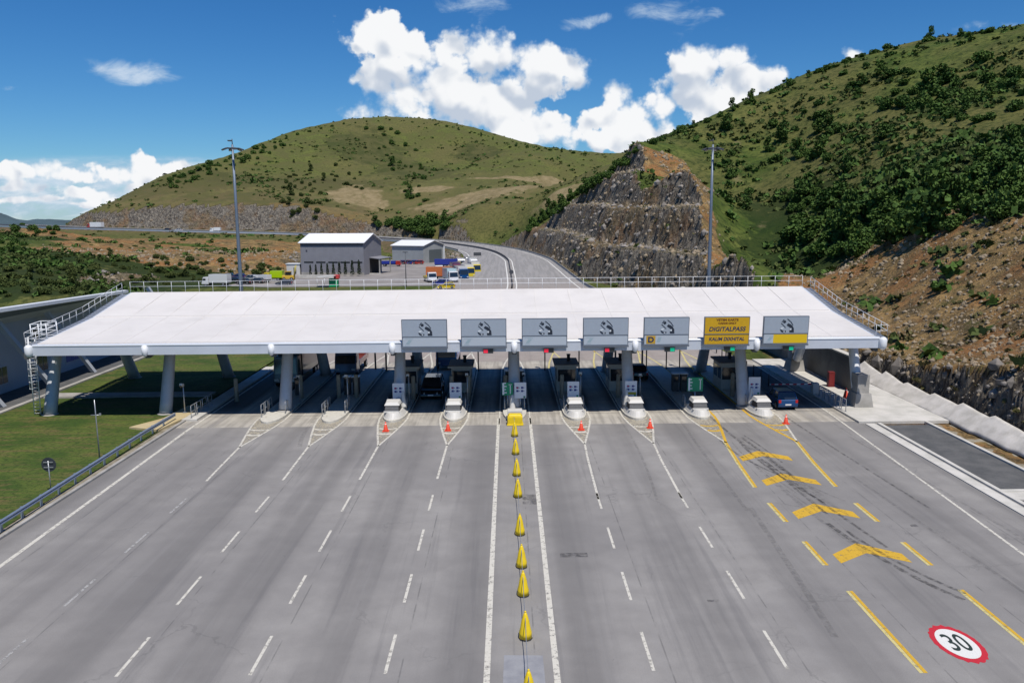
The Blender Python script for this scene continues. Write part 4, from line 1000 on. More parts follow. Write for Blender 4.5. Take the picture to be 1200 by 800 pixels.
# menu boards
def menu(x, y, lab, kind='white', w=1.05, h=1.42, z0=.95):
    e = empty('menu_board', (x, y, .2), 0, lab, 'menu board', 'small boards on posts at the island heads')
    mb = MB(); mb.tube([(0, .05, 0), (0, .05, z0+.2)], .05, 8); mb.build('post', M_STEEL, e)
    mb = MB(); mb.b2((-w/2, -.03, z0), (w/2, .04, z0+h)); mb.build('panel', M_SIGNW if kind != 'green' else M_SGREEN, e, bevel=.02)
    if kind == 'green':
        mb = MB(); mb.b2((w/2-.28, -.04, z0+.15), (w/2-.2, -.032, z0+h-.15)); mb.b2((-w/2+.05, -.04, z0+.06), (-w/2+.2, -.032, z0+h-.06))
        for k in range(4): mb.b2((-w/2+.06, -.045, z0+.2+.28*k), (-w/2+.42-.06*(k % 2), -.034, z0+.30+.28*k))
        mb.b2((w/2-.38, -.04, z0+h-.22), (w/2-.12, -.032, z0+h-.14)); mb.build('lettering', M_SIGNW, e)
        return
    mb = MB()
    for (a, b_) in ((-.26, .95), (.16, .95), (-.26, .66), (.16, .66)):
        mb.b2((a-.10, -.036, z0+b_-.09), (a+.10, -.031, z0+b_+.09)); mb.b2((a+.12, -.036, z0+b_-.03), (a+.2, -.031, z0+b_+.03))
    mb.build('pictogram', M_SBLUE, e)
    mb = MB(); mb.b2((-.34, -.041, z0+.91), (-.18, -.037, z0+.99)); mb.build('pictogram', M_SRED, e)
    mb = MB(); mb.b2((w/2-.26, -.036, z0+.05), (w/2-.08, -.031, z0+.2)); mb.build('pictogram', M_SGREEN, e)
    if kind == 'yellow':
        mb = MB(); mb.b2((-w/2+.06, -.038, z0+.20), (w/2-.06, -.032, z0+.42)); mb.build('stripe', mat('olive_yellow_stripe', (.42, .36, .03), .5), e)
menu(-9.75, 68.7, 'white menu board with four dark pictograms on the third island'); menu(-4.72, 68.7, 'white menu board beside the black four-wheel drive')
menu(.98, 68.5, 'white menu board next to the small green board on the central island'); menu(5.66, 68.7, 'white menu board on the island right of the yellow cones'); menu(10.75, 68.7, 'white menu board with an olive yellow stripe', 'yellow'); menu(21.75, 69.0, 'white menu board left of the blue hatchback', h=1.6)
menu(-.15, 68.6, 'small green board left of the central white menu board', 'green', w=.98, h=1.15, z0=1.2); menu(16.4, 68.6, 'green arrow board on its own post near the amber sign', 'green', w=1.35, h=1.25, z0=1.4)
# white tapered bollard lights
for x, lab in ((-9.25, 'white cone shaped marker behind the third island crash box'), (.28, 'white cone shaped marker in front of the central boards'), (10.25, 'white cone shaped marker left of the striped menu board'), (21.15, 'tall white cone shaped marker left of the blue hatchback')):
    mb = MB(); mb.lathe([(.30, 0), (.28, .1), (.20, .6), (.10, 1.35), (.03, 1.42)], (0, 0, 0), 14)
    tag(mb.build('marker_cone', M_LID, None, loc=(x, 67.9, .62 if x != .28 else .2)), lab, 'marker', 'white tapered markers at the island heads')
mb = MB(); mb.b2((-.62, -.4, 0), (.62, .4, .72)); mb.b2((-.68, -.46, 0), (.68, .46, .12)); mb.hexa([(-.6, -.38, .72), (.6, -.38, .72), (.6, .38, .72), (-.6, .38, .72), (-.5, -.3, .9), (.5, -.3, .9), (.5, .3, .9), (-.5, .3, .9)])
e = empty('water_barrier', (.46, 63.9, 0), 0, 'yellow plastic barrier block closing the head of the central island', 'barrier'); mb.build('body', M_YELP, e, bevel=.04)
mb = MB(); mb.b2((-.62, .9, .2), (.62, 1.8, .95)); mb.build('cap', M_LID, e, bevel=.05)
mb = MB(); mb.b2((-.6, .42, .0), (.6, .9, .5)); mb.build('joint', mat('rust_brown', (.16, .09, .05), .8), e)
# booths
def booth(xi, y, lab, w=1.9, d=3.0, h=2.55):
    e = empty('toll_booth', (xi, y, .2), 0, lab, 'toll booth', 'toll booths under the canopy')
    mb = MB(); mb.b2((-w/2, 0, 0), (w/2, d, .95)); mb.b2((-w/2, 0, 2.15), (w/2, d, h))
    for x in (-w/2, w/2-.1):
        for yy in (0, d*.45, d-.1): mb.b2((x, yy, .95), (x+.1, yy+.1, 2.15))
    mb.build('wall', M_BOOTH, e, bevel=.02)
    for (a, b_) in (((-w/2+.12, .03, .97), (w/2-.12, .05, 2.13)), ((-w/2+.03, .12, .97), (-w/2+.05, d*.45, 2.13)), ((w/2-.05, .12, .97), (w/2-.03, d*.45, 2.13)), ((-w/2+.03, d*.5, .97), (-w/2+.05, d-.12, 2.13)), ((w/2-.05, d*.5, .97), (w/2-.03, d-.12, 2.13))):
        mb = MB(); mb.b2(a, b_); mb.build('window', M_GLASS, e)
    mb = MB(); mb.b2((-w/2-.25, -.45, h), (w/2+.25, d+.3, h+.16)); mb.build('roof', M_BROOF, e, bevel=.02)
    mb = MB(); mb.b2((-w/2-.28, -.48, h-.06), (w/2+.28, -.44, h+.10)); mb.build('roof_edge', M_BOOTH, e)
    mb = MB(); mb.lathe([(.16, 0), (.16, .55), (.2, .56), (.2, .66)], (.3, d*.55, h+.16), 10); mb.build('vent', M_DSTEEL, e)
    return e
booth(ISL[2]+.15, 75.2, 'brown roofed toll booth on the third island from the left'); booth(ISL[3]+.1, 75.2, 'brown roofed toll booth right of the black four-wheel drive'); booth(ISL[5]-.1, 75.4, 'brown roofed toll booth on the island right of the yellow cone row')
booth(ISL[6]-.2, 75.4, 'brown roofed toll booth behind the yellow striped menu board'); booth(ISL[8]-.2, 75.6, 'brown roofed toll booth left of the blue hatchback lane')
# card machines on the booth-free islands and tall dark lane cabinets
def machine(x, y, lab, h=1.7, w=.6):
    e = empty('payment_machine', (x, y, .2), 0, lab, 'payment machine', 'payment machines on the islands')
    mb = MB(); mb.b2((-w/2, 0, 0), (w/2, .7, h)); mb.build('cabinet', M_LOUV, e, bevel=.03)
    mb = MB(); mb.b2((-w/2+.08, -.015, h*.55), (w/2-.08, .0, h*.85)); mb.build('screen', M_GLASS, e)
    mb = MB(); mb.b2((-w/2-.08, -.15, h), (w/2+.08, .78, h+.06)); mb.build('hood', M_STEEL, e)
for i, dxs in ((0, (.1,)), (1, (-.4, .45)), (4, (-.55, .6)), (7, (-.3, .5)), (8, (.55,))):
    for dx in dxs: machine(ISL[i]+dx, 74.8 if i != 4 else 77, f'dark payment machine {"left" if dx<0 else "right"} of middle on the {nm[i]}')
# lane portals at the far side
for k, (x, h, lab) in enumerate([(-16.4, 3.6, 'dark portal frame behind the second toll island'), (-12.2, 4.6, 'dark steel portal frame behind the lane between second and third islands'), (13.4, 4.4, 'thin dark portal frame behind the right of the striped menu board')]):
    e = empty('lane_portal', (x, 87.5, 0), 0, lab, 'portal', 'dark portals behind the canopy')
    for s in (-1.5, 1.5): mb = MB(); mb.b2((s-.09, -.09, 0), (s+.09, .09, h)); mb.build('leg', M_DSTEEL, e)
    mb = MB(); mb.b2((-1.5, -.08, h-.9), (1.5, .08, h)); mb.build('beam', M_DSTEEL, e)
for (x, y, h) in ((15.2, 86.5, 4.8), (17.4, 86.5, 4.6), (19.2, 88, 4.2), (-7.9, 86.8, 5), (-3.4, 87, 5), (4.0, 87, 5), (7.7, 86, 4.8), (24.4, 88, 4.6)):
    e = empty('signal_post', (x, y, 0), 0, 'thin dark signal post at the far edge of the canopy shade', 'signal post', 'thin signal posts behind the booths')
    mb = MB(); mb.tube([(0, 0, 0), (0, 0, h)], .07, 8); mb.build('pole', M_DSTEEL, e)
    mb = MB(); mb.b2((-.22, -.3, h-1.0), (.22, -.05, h-.1)); mb.build('signal_head', M_DSTEEL, e, bevel=.02)
# traffic cones
def cone_obj(x, y, h, r, m1, lab, name='traffic_cone', grp=None, z=0, band=True):
    e = empty(name, (x, y, z), 0, lab, 'traffic cone', grp)
    mb = MB(); mb.b2((-r*1.25, -r*1.25, 0), (r*1.25, r*1.25, .05)); mb.build('foot', m1 if not band else M_BLACK if m1 is M_YELP else m1, e, bevel=.012)
    mb = MB(); mb.lathe([(r, .05), (r*.93, .1), (r*.16, h), (.001, h+.01)], (0, 0, 0), 16); mb.build('body', m1, e)
    if band and m1 is not M_YELP:
        for f0, f1 in ((.35, .52), (.68, .80)):
            mb = MB(); ra = r*(.93-.77*f0)+.006; rb = r*(.93-.77*f1)+.006; mb.lathe([(ra, h*f0), (rb, h*f1)], (0, 0, 0), 16); mb.build('band', M_CWHT, e)
    return e
for x, y, lab in ((-9.95, 62.2, 'red and white cone before the third toll island'), (-4.95, 62.2, 'red and white cone before the island beside the black four-wheel drive'), (5.75, 62.0, 'red and white cone before the island right of the yellow cones'), (11.35, 62.4, 'red and white cone before the island with the striped menu board'), (22.65, 63.3, 'red and white cone in front of the blue hatchback lane island')):
    cone_obj(x, y, .78, .21, M_ORNG, lab, grp='red and white cones before the islands')
cone_obj(31.0, 71.5, 1.0, .26, M_ORNG, 'red cone on the pavement beside the right end column', z=.17)
ys = [61.9, 60.33, 55.6, 50.8, 46.73, 40.9, 36.87, 33.93, 30.2, 26.0]
ordn = ['tenth', 'ninth', 'eighth', 'seventh', 'sixth', 'fifth', 'fourth', 'third', 'second', 'nearest']
for k, y in enumerate(ys):
    if k == 0: continue
    x = .40+.17*(60-y)/30; h = 1.12; r = .27
    e = empty('yellow_cone', (x, y, 0), random.uniform(0, 3), f'{"nearest" if k==9 else ordn[k]+" nearest"} yellow cone of the row down the middle of the plaza', 'traffic cone', 'yellow cones dividing the plaza')
    mb = MB(); mb.lathe([(r*1.08, 0), (r*1.08, .03), (r*1.0, .05)], (0, 0, 0), 8, smooth=False); mb.build('foot', M_BLACK, e)
    mb = MB(); mb.lathe([(r, .06), (r*.98, .28), (r*.80, .45), (r*.62, .75), (r*.30, h-.08), (r*.16, h), (.001, h+.015)], (0, 0, 0), 14); mb.build('body', M_YELP, e)
    mb = MB(); mb.lathe([(.035, h), (.05, h+.03), (.03, h+.07)], (0, 0, 0), 8); mb.build('tip', M_YELP, e)
mb = MB(); ch = []
yy = [62.5]+ys[1:]+[18]
for a, b_ in zip(yy[:-1], yy[1:]):
    for k in range(7):
        t_ = k/6; y = a+(b_-a)*t_; x = .40+.17*(60-y)/30; ch.append((x, y, .98-.75*4*t_*(1-t_)*.55))
mb.tube(ch, .016, 5); tag(mb.build('chain', M_STEEL), 'thin chain sagging from one yellow cone to the next', 'chain')
# barrier arm and its cabinet at the right-hand lane
e = empty('lane_barrier', (28.9, 73.5, .17), 0, 'red and white barrier arm closing the rightmost lane ahead of the blue hatchback', 'barrier')
mb = MB(); mb.b2((-.3, -.3, 0), (.3, .3, 1.05)); mb.build('cabinet', M_LID, e, bevel=.04)
mb = MB(); mb.b2((-4.3, -.06, .88), (0, .02, .98)); mb.build('arm', M_CWHT, e)
mb = MB()
for k in range(6): mb.b2((-4.2+k*.7, -.068, .875), (-3.85+k*.7, .028, .985))
mb.build('arm_stripe', M_SRED, e)
e = empty('fire_point', (31.6, 76.5, .17), 0, 'small red cabinet against the retaining wall behind the right end column', 'cabinet')
mb = MB(); mb.b2((-.3, -.25, 0), (.3, .25, 1.5)); mb.build('cabinet', mat('red_metal', (.16, .015, .015), .5), e, bevel=.03); mb = MB(); mb.b2((-.24, -.27, .2), (.24, -.25, 1.3)); mb.build('door', mat('red_door', (.20, .02, .02), .4), e)
# row of slim posts dividing the far right lanes
for k in range(14):
    x, y = 24.6+.10*k*0-.0*k, 78+k*2.4
    mb = MB(); mb.lathe([(.07, 0), (.06, 1.15), (.03, 1.2)], (0, 0, 0), 8)
    tag(mb.build('delineator', M_DSTEEL, None, loc=(26.0-.03*k, y, 0)), 'slim dark post in the line dividing the far right lane', 'lane post', 'slim posts dividing the far right lane')
# retaining wall under and beyond the canopy on the right
mb = MB(); mb.prism([(32.6, 74), (33.1, 74), (33.1, 150), (32.6, 150)], -.1, [3.4, 3.4, 3.4, 3.4]); e = mb.build('retaining_wall', mat('dark_wall', (.13, .13, .125), .85, var=.2, vscale=.5, dirt=.5, dirtcol=(.05, .05, .05), dscale=.4))
tag(e, 'dark concrete retaining wall with a pale coping behind the right end of the canopy', 'retaining wall')
mb = MB(); mb.b2((32.5, 73.9, 3.4), (33.2, 150, 3.55)); mb.build('coping', M_PALE, e)
# sprayed concrete bank at the foot of the rock
ny = 260; ys_ = np.linspace(-30, 84, ny); us = np.linspace(0, 1, 9); Ug, Yg = np.meshgrid(us, ys_)
cr = 1.05+.25*fbm(Yg*0+3, Yg, 7, 3, 90)*2+.5*np.mod(Yg/4.6, 1)*(.6+fbm(Yg*0, np.floor(Yg/4.6)*9, 3, 2, 95))
Xg = 35.9+Ug*1.55+.18*np.mod(Yg/4.6, 1)+fbm(Ug*3, Yg, 1.2, 3, 91)*.09; Zg = .02+cr*Ug**.9+fbm(Ug*4, Yg, .9, 3, 92)*.08
top = np.where(Ug > .93, -.0, 0)
ob = np_mesh('concrete_bank', np.stack([Xg, Yg, Zg+top], -1).reshape(-1, 3), gridf(ny, 9), ground_mat('sprayed_concrete', conc_fn((.44, .42, .38), (.60, .57, .53), (.22, .19, .15), .8), .95), True)
so_ = ob.modifiers.new('thickness', 'SOLIDIFY'); so_.thickness = .35; so_.offset = -1
tag(ob, 'pale sprayed concrete bank with a jagged top along the foot of the rock', 'concrete bank')
# ------------------------------------------------------------------ left side: office, guardrail, signs, masts
M_OWALL = mat('office_blue_grey_wall', (.42, .46, .52), .6, var=.08, vscale=.3); M_OROOF = mat('office_pale_roof', (.62, .66, .68), .45, var=.03)
M_STRUT = mat('office_strut', (.46, .49, .53), .5); M_OGLASS = mat('office_window_glass', (.03, .045, .06), .12, spec=.8)
e = empty('office_building', (-50, 70, 0), 0, 'two-storey blue-grey office with slanting struts and a thin pale overhanging roof', 'office building')
def orel(o): o.parent = e; o.matrix_parent_inverse = Matrix.Translation((50, -70, 0)); return o
mb = MB(); mb.prism([(-56, 0), (-50.2, 0), (-50.2, 108), (-56, 108)], 0, [4.2, 7.3, 7.3, 4.2]); orel(mb.build('wall', M_OWALL))
# roof: edge over the forecourt, falling away behind
mb = MB(); z1 = 10.1; z2 = 8.45
mb.hexa([(-57, -5, 4.3), (-46.4, -5, z1+.4), (-46.1, 96, z2-.25), (-57, 108, 3.6), (-57, -5, 4.6), (-46.3, -5, z1+.75), (-46.0, 96, z2+.05), (-57, 108, 3.9)])
orel(mb.build('roof', M_OROOF))
mb = MB(); mb.hexa([(-50.2, -5, 7.3), (-46.6, -5, 10.3), (-46.4, 95.5, 8.0), (-50.2, 104, 7.3), (-50.2, -5, 7.5), (-46.4, -5, 10.45), (-46.2, 95.7, 8.18), (-50.2, 104, 7.5)]); orel(mb.build('soffit', mat('office_soffit', (.12, .15, .17), .6)))
mb = MB(); mb.hexa([(-46.32, -5, z1+.45), (-45.98, -5, z1+.45), (-45.78, 96, z2-.2), (-46.12, 96, z2-.2), (-46.5, -5, z1+.86), (-45.98, -5, z1+.82), (-45.78, 96, z2+.12), (-46.3, 96, z2+.16)]); orel(mb.build('gutter', M_WHITE))
for k in range(11):
    y = 28+k*8.2
    mb = MB(); mb.hexa([(-46.9, y+2.6, .06), (-46.5, y+2.6, .06), (-46.5, y+3.15, .06), (-46.9, y+3.15, .06), (-49.3, y-1.8, 7.7), (-48.9, y-1.8, 7.9), (-48.9, y-1.25, 7.9), (-49.3, y-1.25, 7.7)]); orel(mb.build('strut', M_STRUT))
for k in range(12):
    y = 26+k*7.0
    for (z0, h, w_, dy_) in ((1.0, 1.7, 3.4, 0), (4.4, 1.4, 1.6, .8)):
        if z0 > 3 and k % 2: continue
        mb = MB(); mb.b2((-50.22, y+dy_-.08, z0-.08), (-50.14, y+dy_+w_+.08, z0+h+.08)); fr = orel(mb.build('window', M_STRUT))
        n_ = 4 if w_ > 2 else 2
        mb = MB()
        for j in range(n_): mb.b2((-50.14, y+dy_+.05+j*w_/n_, z0+.04), (-50.11, y+dy_-.05+(j+1)*w_/n_, z0+h-.04))
        g = mb.build('pane', M_OGLASS if (k+int(z0)) % 5 else mat('blue_blind', (.06, .10, .35), .4)); g.parent = fr
# guardrail
e2 = empty('guardrail', (-28.0, 30, 0), 0, 'blue-grey steel guardrail between the grass and the left edge of the plaza', 'guardrail')
GX = [(-27.45, -10), (-27.55, 20), (-27.7, 40), (-27.95, 50), (-28.2, 60), (-28.15, 66.2)]
def gx_at(y):
    for (a, ya), (b_, yb) in zip(GX[:-1], GX[1:]):
        if y <= yb: return a+(b_-a)*(y-ya)/(yb-ya)
    return GX[-1][0]
M_GUARD = mat('guardrail_steel', (.30, .36, .46), .4, .5, var=.1, vscale=2)
mb = MB(); prof = [(0, .45), (.07, .50), (.07, .56), (0, .61), (.07, .66), (.07, .72), (0, .77), (-.02, .77), (.045, .71), (.045, .67), (-.03, .61), (.045, .55), (.045, .51), (-.02, .45)]
ysg = [y for y in np.arange(-10, 66.3, 2)]; n = len(prof); vs = []; fs = []
for y in ysg: vs += [(gx_at(y)-.25+p_[0], y, p_[1]) for p_ in prof]
for j in range(len(ysg)-1):
    for k in range(n): fs.append((j*n+k, j*n+(k+1) % n, (j+1)*n+(k+1) % n, (j+1)*n+k))
mb.addmesh(vs, fs); q = mb.build('rail', M_GUARD); q.parent = e2; q.matrix_parent_inverse = Matrix.Translation((28, -30, 0))
for y in np.arange(-6, 66, 2.0):
    mb = MB(); x = gx_at(y)-.38; mb.b2((x-.06, y-.05, -.1), (x+.06, y+.05, .72)); mb.b2((x+.06, y-.06, .5), (x+.13, y+.06, .74)); q = mb.build('post', M_GUARD); q.parent = e2; q.matrix_parent_inverse = Matrix.Translation((28, -30, 0))
# round sign seen from behind
e3 = empty('road_sign', (-28.95, 48.3, 0), 0, 'dark back of a round road sign on the grass behind the guardrail', 'road sign')
mb = MB(); mb.tube([(0, 0, 0), (0, 0, 2.1)], .035, 8); mb.build('post', M_STEEL, e3)
mb = MB(); mb.tube([(0, .02, 1.85), (0, .05, 1.85)], .46, 24); mb.build('disc', mat('sign_back', (.035, .04, .05), .5), e3)
mb = MB(); mb.b2((-.3, -.03, 1.98), (.3, .02, 2.03)); mb.b2((-.3, -.03, 1.65), (.3, .02, 1.70)); mb.build('clamp', M_STEEL, e3)
e3 = empty('weather_mast', (-28.95, 54.4, 0), 0, 'thin grey mast with a short crossarm standing on the grass', 'mast')
mb = MB(); mb.tube([(0, 0, 0), (0, 0, 3.4), (0, 0, 4.6)], [.055, .04, .03], 8); mb.build('pole', M_STEEL, e3)
mb = MB(); mb.tube([(-.35, 0, 3.5), (.35, 0, 3.5)], .03, 6); mb.box((.3, 0, 3.55), (.12, .12, .14)); mb.build('crossarm', M_STEEL, e3)
# floodlight masts
def mast(x, y, h, lab):
    e = empty('light_mast', (x, y, 0), 0, lab, 'light mast', 'tall floodlight masts either side of the canopy')
    mb = MB(); mb.tube([(0, 0, 0), (0, 0, h*.33), (0, 0, h*.66), (0, 0, h-.4)], [.33, .27, .20, .14], 14); mb.build('pole', mat('mast_blue_grey', (.17, .21, .27), .45, .3), e)
    mb = MB(); mb.tube([(.95*math.cos(a), .95*math.sin(a), h-.9) for a in [2*math.pi*k/16 for k in range(17)]], .05, 6, cap=False)
    for k in range(4): a = math.pi*k/2; mb.tube([(0, 0, h-.9), (.95*math.cos(a), .95*math.sin(a), h-.9)], .04, 6)
    mb.tube([(0, 0, h-.4), (0, 0, h+.35)], .06, 6); mb.b2((-.55, -.3, h+.05), (-.05, .3, h+.18)); mb.build('head_frame', M_DSTEEL, e)
    for k in range(6):
        a = 2*math.pi*k/6; r_ = 1.18; mb = MB(); mb.box((r_*math.cos(a), r_*math.sin(a), h-1.0), (.62, .5, .16), rz=a, ry=.35); f = mb.build('floodlight', M_DSTEEL, e, bevel=.03)
        mb = MB(); mb.box(((r_+.03)*math.cos(a), (r_+.03)*math.sin(a), h-1.10), (.5, .4, .03), rz=a, ry=.35); mb.build('lens', mat('floodlight_glass', (.55, .57, .6), .2), f)
p = atY(272, 166, 112); mast(p.x, 112, p.z, 'floodlight mast rising behind the left half of the canopy against the sky')
p = atY(835.6, 166, 112); mast(p.x, 112, p.z, 'floodlight mast rising behind the right half of the canopy against the hill')
# ------------------------------------------------------------------ vehicles
M_TYRE = mat('tyre_rubber', (.015, .015, .016), .8); M_RIM = mat('wheel_rim', (.35, .36, .38), .35, .7); M_CGLS = mat('car_glass', (.015, .02, .028), .06, spec=.9)
M_CHROME = mat('headlamp_glass', (.75, .77, .8), .15, .3); M_TAIL = mat('tail_lamp_red', (.45, .01, .01), .3); M_PLATE = mat('number_plate', (.7, .7, .7), .5)
PAINT = {}
def cpaint(name, c, r_=.28):
    if name not in PAINT: PAINT[name] = mat(name+'_car_paint', c, r_, .15, coat=.6)
    return PAINT[name]
def wheel(e, x, y, r_=.33, w=.22):
    mb = MB(); mb.tube([(x-w/2, y, r_), (x-w/2+.03, y, r_), (x+w/2-.03, y, r_), (x+w/2, y, r_)], [r_*.9, r_, r_, r_*.9], 18); t_ = mb.build('wheel', M_TYRE, e)
    s = 1 if x > 0 else -1; mb = MB(); mb.tube([(x+s*(w/2-.02), y, r_), (x+s*(w/2+.012), y, r_)], [r_*.62, r_*.55], 12); mb.build('rim', M_RIM, t_)
def car(loc, rz, lab, col, L=4.3, W=1.76, H=1.5, kind='hatch', cat='car', grp=None, z=0, name='parked_car'):
    """nose towards +y"""
    e = empty(name, (loc[0], loc[1], z), rz, lab, cat, grp); h = L/2; w = W/2; bz = .24; belt = H*.60
    fr, rr = {'hatch': (.30, .96), 'suv': (.26, .97), 'sedan': (.28, .80)}[kind]
    # y: nose +h ... tail -h ; body side profile
    hood = belt*.98; yw0 = h-L*fr; ya = h-L*(fr+.16); yb = -h+L*(1-rr)+L*.10; yc = -h+L*(1-rr)
    prof = [(-h+.05, bz+.08), (-h, .55), (-h+.04, belt-.05), (yc if kind == 'sedan' else -h+.08, belt), (yw0, hood), (h-.35, belt*.84), (h-.06, .62), (h, .45), (h-.08, bz+.02), (h-.3, bz), (-h+.3, bz)]
    mb = MB(); n = len(prof)
    for s0, s1, iw0, iw1 in ((-w, w, 1, 1),):
        rows = [(-w*.90, .03), (-w, 0), (w, 0), (w*.90, .03)]
        vs = []
        for (xx, ins) in rows:
            for (y, z_) in prof: vs.append((xx, y*(1-ins*.5), z_-(ins*.8 if z_ > .7 else -ins*.3)))
        fs = [tuple(range(n)), tuple(range(4*n-1, 3*n-1, -1))]
        for j in range(3):
            for k in range(n): fs.append((j*n+(k+1) % n, j*n+k, (j+1)*n+k, (j+1)*n+(k+1) % n))
        mb.addmesh(vs, fs)
    mb.build('body', cpaint(*col), e, bevel=.05)
    wr = w*.78; gy = [yc+.02, yw0-.02]; ty = [yb, ya]
    cab = [(-w*.93, gy[0], belt-.02), (w*.93, gy[0], belt-.02), (w*.93, gy[1], belt-.02), (-w*.93, gy[1], belt-.02), (-wr, ty[0], H-.05), (wr, ty[0], H-.05), (wr, ty[1], H-.05), (-wr, ty[1], H-.05)]
    mb = MB(); mb.hexa(cab); mb.build('windows', M_CGLS, e, bevel=.02)
    mb = MB(); mb.hexa([(-wr-.02, ty[0]-.05, H-.07), (wr+.02, ty[0]-.05, H-.07), (wr+.02, ty[1]+.05, H-.07), (-wr-.02, ty[1]+.05, H-.07), (-wr*.92, ty[0]+.1, H), (wr*.92, ty[0]+.1, H), (wr*.92, ty[1]-.1, H), (-wr*.92, ty[1]-.1, H)])
    c8 = [Vector(q) for q in cab]
    for a, b_ in ((0, 4), (1, 5), (2, 6), (3, 7)): mb.tube([c8[a]*1.0, c8[b_]*1.0], .05, 5)
    for s in (-1, 1): mb.tube([(s*w*.94, (gy[0]+gy[1])/2+.1, belt), (s*wr*1.01, (ty[0]+ty[1])/2+.1, H-.05)], .045, 5)
    mb.build('roof', cpaint(*col), e, bevel=.015)
    for s in (-1, 1):
        for yy in (h-L*.19, -h+L*.19): wheel(e, s*(w-.10), yy, .34 if kind != 'suv' else .38)
        mb = MB(); mb.hexa([(s*w*.55, h-.20, .62), (s*w*.9, h-.28, .62), (s*w*.9, h-.10, .62), (s*w*.55, h-.03, .62), (s*w*.6, h-.35, .80), (s*w*.88, h-.4, .80), (s*w*.88, h-.26, .78), (s*w*.6, h-.2, .78)]) ; mb.build('headlight', M_CHROME, e)
        mb = MB(); mb.b2((min(s*w*.72, s*w*.96), -h-.01, belt-.28), (max(s*w*.72, s*w*.96), -h+.12, belt-.02)); mb.build('tail_light', M_TAIL, e)
        mb = MB(); mb.box((s*(w+.08), gy[1]-.25, belt+.06), (.16, .10, .13)); mb.build('mirror', cpaint(*col), e, bevel=.02)
    for s in (-1, 1): mb = MB(); mb.b2((-.26, s*(h+.005)-.01, .48), (.26, s*(h+.005)+.01, .60)); mb.build('number_plate', M_PLATE, e)
    return e
def lorry(loc, rz, lab, cabcol, boxcol, L=7.5, W=2.4, H=3.1, z=0, box='box', cat='lorry', grp=None, name='parked_lorry', cabH=2.6):
    e = empty(name, (loc[0], loc[1], z), rz, lab, cat, grp); h = L/2; w = W/2
    mb = MB(); mb.b2((-w*.45, -h, .55), (w*.45, h-.3, .85)); mb.build('chassis', M_DSTEEL, e)
    c0 = h-1.9; mb = MB(); mb.hexa([(-w, c0, .5), (w, c0, .5), (w, h, .5), (-w, h, .5), (-w*.95, c0+.05, cabH), (w*.95, c0+.05, cabH), (w*.95, h-.45, cabH), (-w*.95, h-.45, cabH)]); cb = mb.build('cab', cpaint(*cabcol), e, bevel=.08)
    mb = MB(); mb.hexa([(-w*.88, h-.17, 1.45), (w*.88, h-.17, 1.45), (w*.88, h-.13, 1.45), (-w*.88, h-.13, 1.45), (-w*.84, h-.38, cabH-.28), (w*.84, h-.38, cabH-.28), (w*.84, h-.33, cabH-.28), (-w*.84, h-.33, cabH-.28)]); mb.build('windscreen', M_CGLS, e)
    for s in (-1, 1):
        mb = MB(); mb.hexa([(s*w*.985, c0+.7, 1.5), (s*w*1.005, c0+.7, 1.5), (s*w*1.005, h-.35, 1.5), (s*w*.985, h-.35, 1.5), (s*w*.955, c0+.75, cabH-.35), (s*w*.975, c0+.75, cabH-.35), (s*w*.975, h-.5, cabH-.35), (s*w*.955, h-.5, cabH-.35)]); mb.build('side_window', M_CGLS, e)
        mb = MB(); mb.b2((min(s*w*.55, s*w*.9), h-.03, .72), (max(s*w*.55, s*w*.9), h+.02, .95)); mb.build('headlight', M_CHROME, e)
        for yy in (h-1.1, -h+1.2)+((-h+2.3,) if L > 8 else ()): wheel(e, s*(w-.16), yy, .48, .28)
    if box == 'box':
        mb = MB(); mb.b2((-w-.02, -h, .9), (w+.02, c0-.15, H)); b_ = mb.build('cargo_box', cpaint(*boxcol), e, bevel=.03)
    elif box == 'flat':
        mb = MB(); mb.b2((-w, -h, .9), (w, c0-.15, 1.05)); mb.b2((-w, -h, 1.05), (-w+.05, c0-.15, 1.5)); mb.b2((w-.05, -h, 1.05), (w, c0-.15, 1.5)); mb.b2((-w, -h, 1.05), (w, -h+.05, 1.5)); mb.build('flatbed', cpaint(*boxcol), e)
    else:
        mb = MB(); mb.hexa([(-w, -h, 1.0), (w, -h, 1.0), (w, c0-.2, 1.0), (-w, c0-.2, 1.0), (-w*.9, -h+.3, H), (w*.9, -h+.3, H), (w*.9, c0-.4, H), (-w*.9, c0-.4, H)]); mb.build('tipper_body', cpaint(*boxcol), e, bevel=.04)
    return e
BLUE = ('navy', (.003, .05, .17)); BLACKP = ('black', (.008, .008, .01)); WHITEP = ('white', (.75, .75, .75)); YELLOWP = ('yellow', (.62, .48, .01)); REDP = ('red', (.42, .03, .02)); SILVER = ('silver', (.35, .37, .39))
ORANGEP = ('orange', (.65, .18, .06)); BLUEP = ('bright_blue', (.02, .04, .32)); LIME = ('lime', (.42, .62, .0)); LBLUE = ('pale_blue', (.45, .62, .68)); GREENP = ('green', (.0, .3, .1)); DGREY = ('dark_grey', (.03, .032, .036))
E_ = empty  # (kept short names local to this section)
car((24.3, 69.6), R(1), 'blue hatchback driving into the rightmost lane past the toll island', BLUE, L=4.0, W=1.75, H=1.62, name='car')
car((-7.35, 75.0), R(180), 'black four-wheel drive facing out of the dark lane with pale headlights', BLACKP, L=4.6, W=1.95, H=1.85, kind='suv', cat='four-wheel drive', name='car')
lorry((-7.0, 91.5), R(180), 'blue lorry waiting in the queue behind the black four-wheel drive', BLUE, BLUEP, L=8, H=3.2, box='flat', name='lorry')
lorry((-22.6, 84), R(180), 'large dark lorry in the leftmost covered lane beside the first column', DGREY, ('dark_tarpaulin', (.05, .055, .06)), L=10, W=2.5, H=3.8, cabH=3.2, name='lorry')
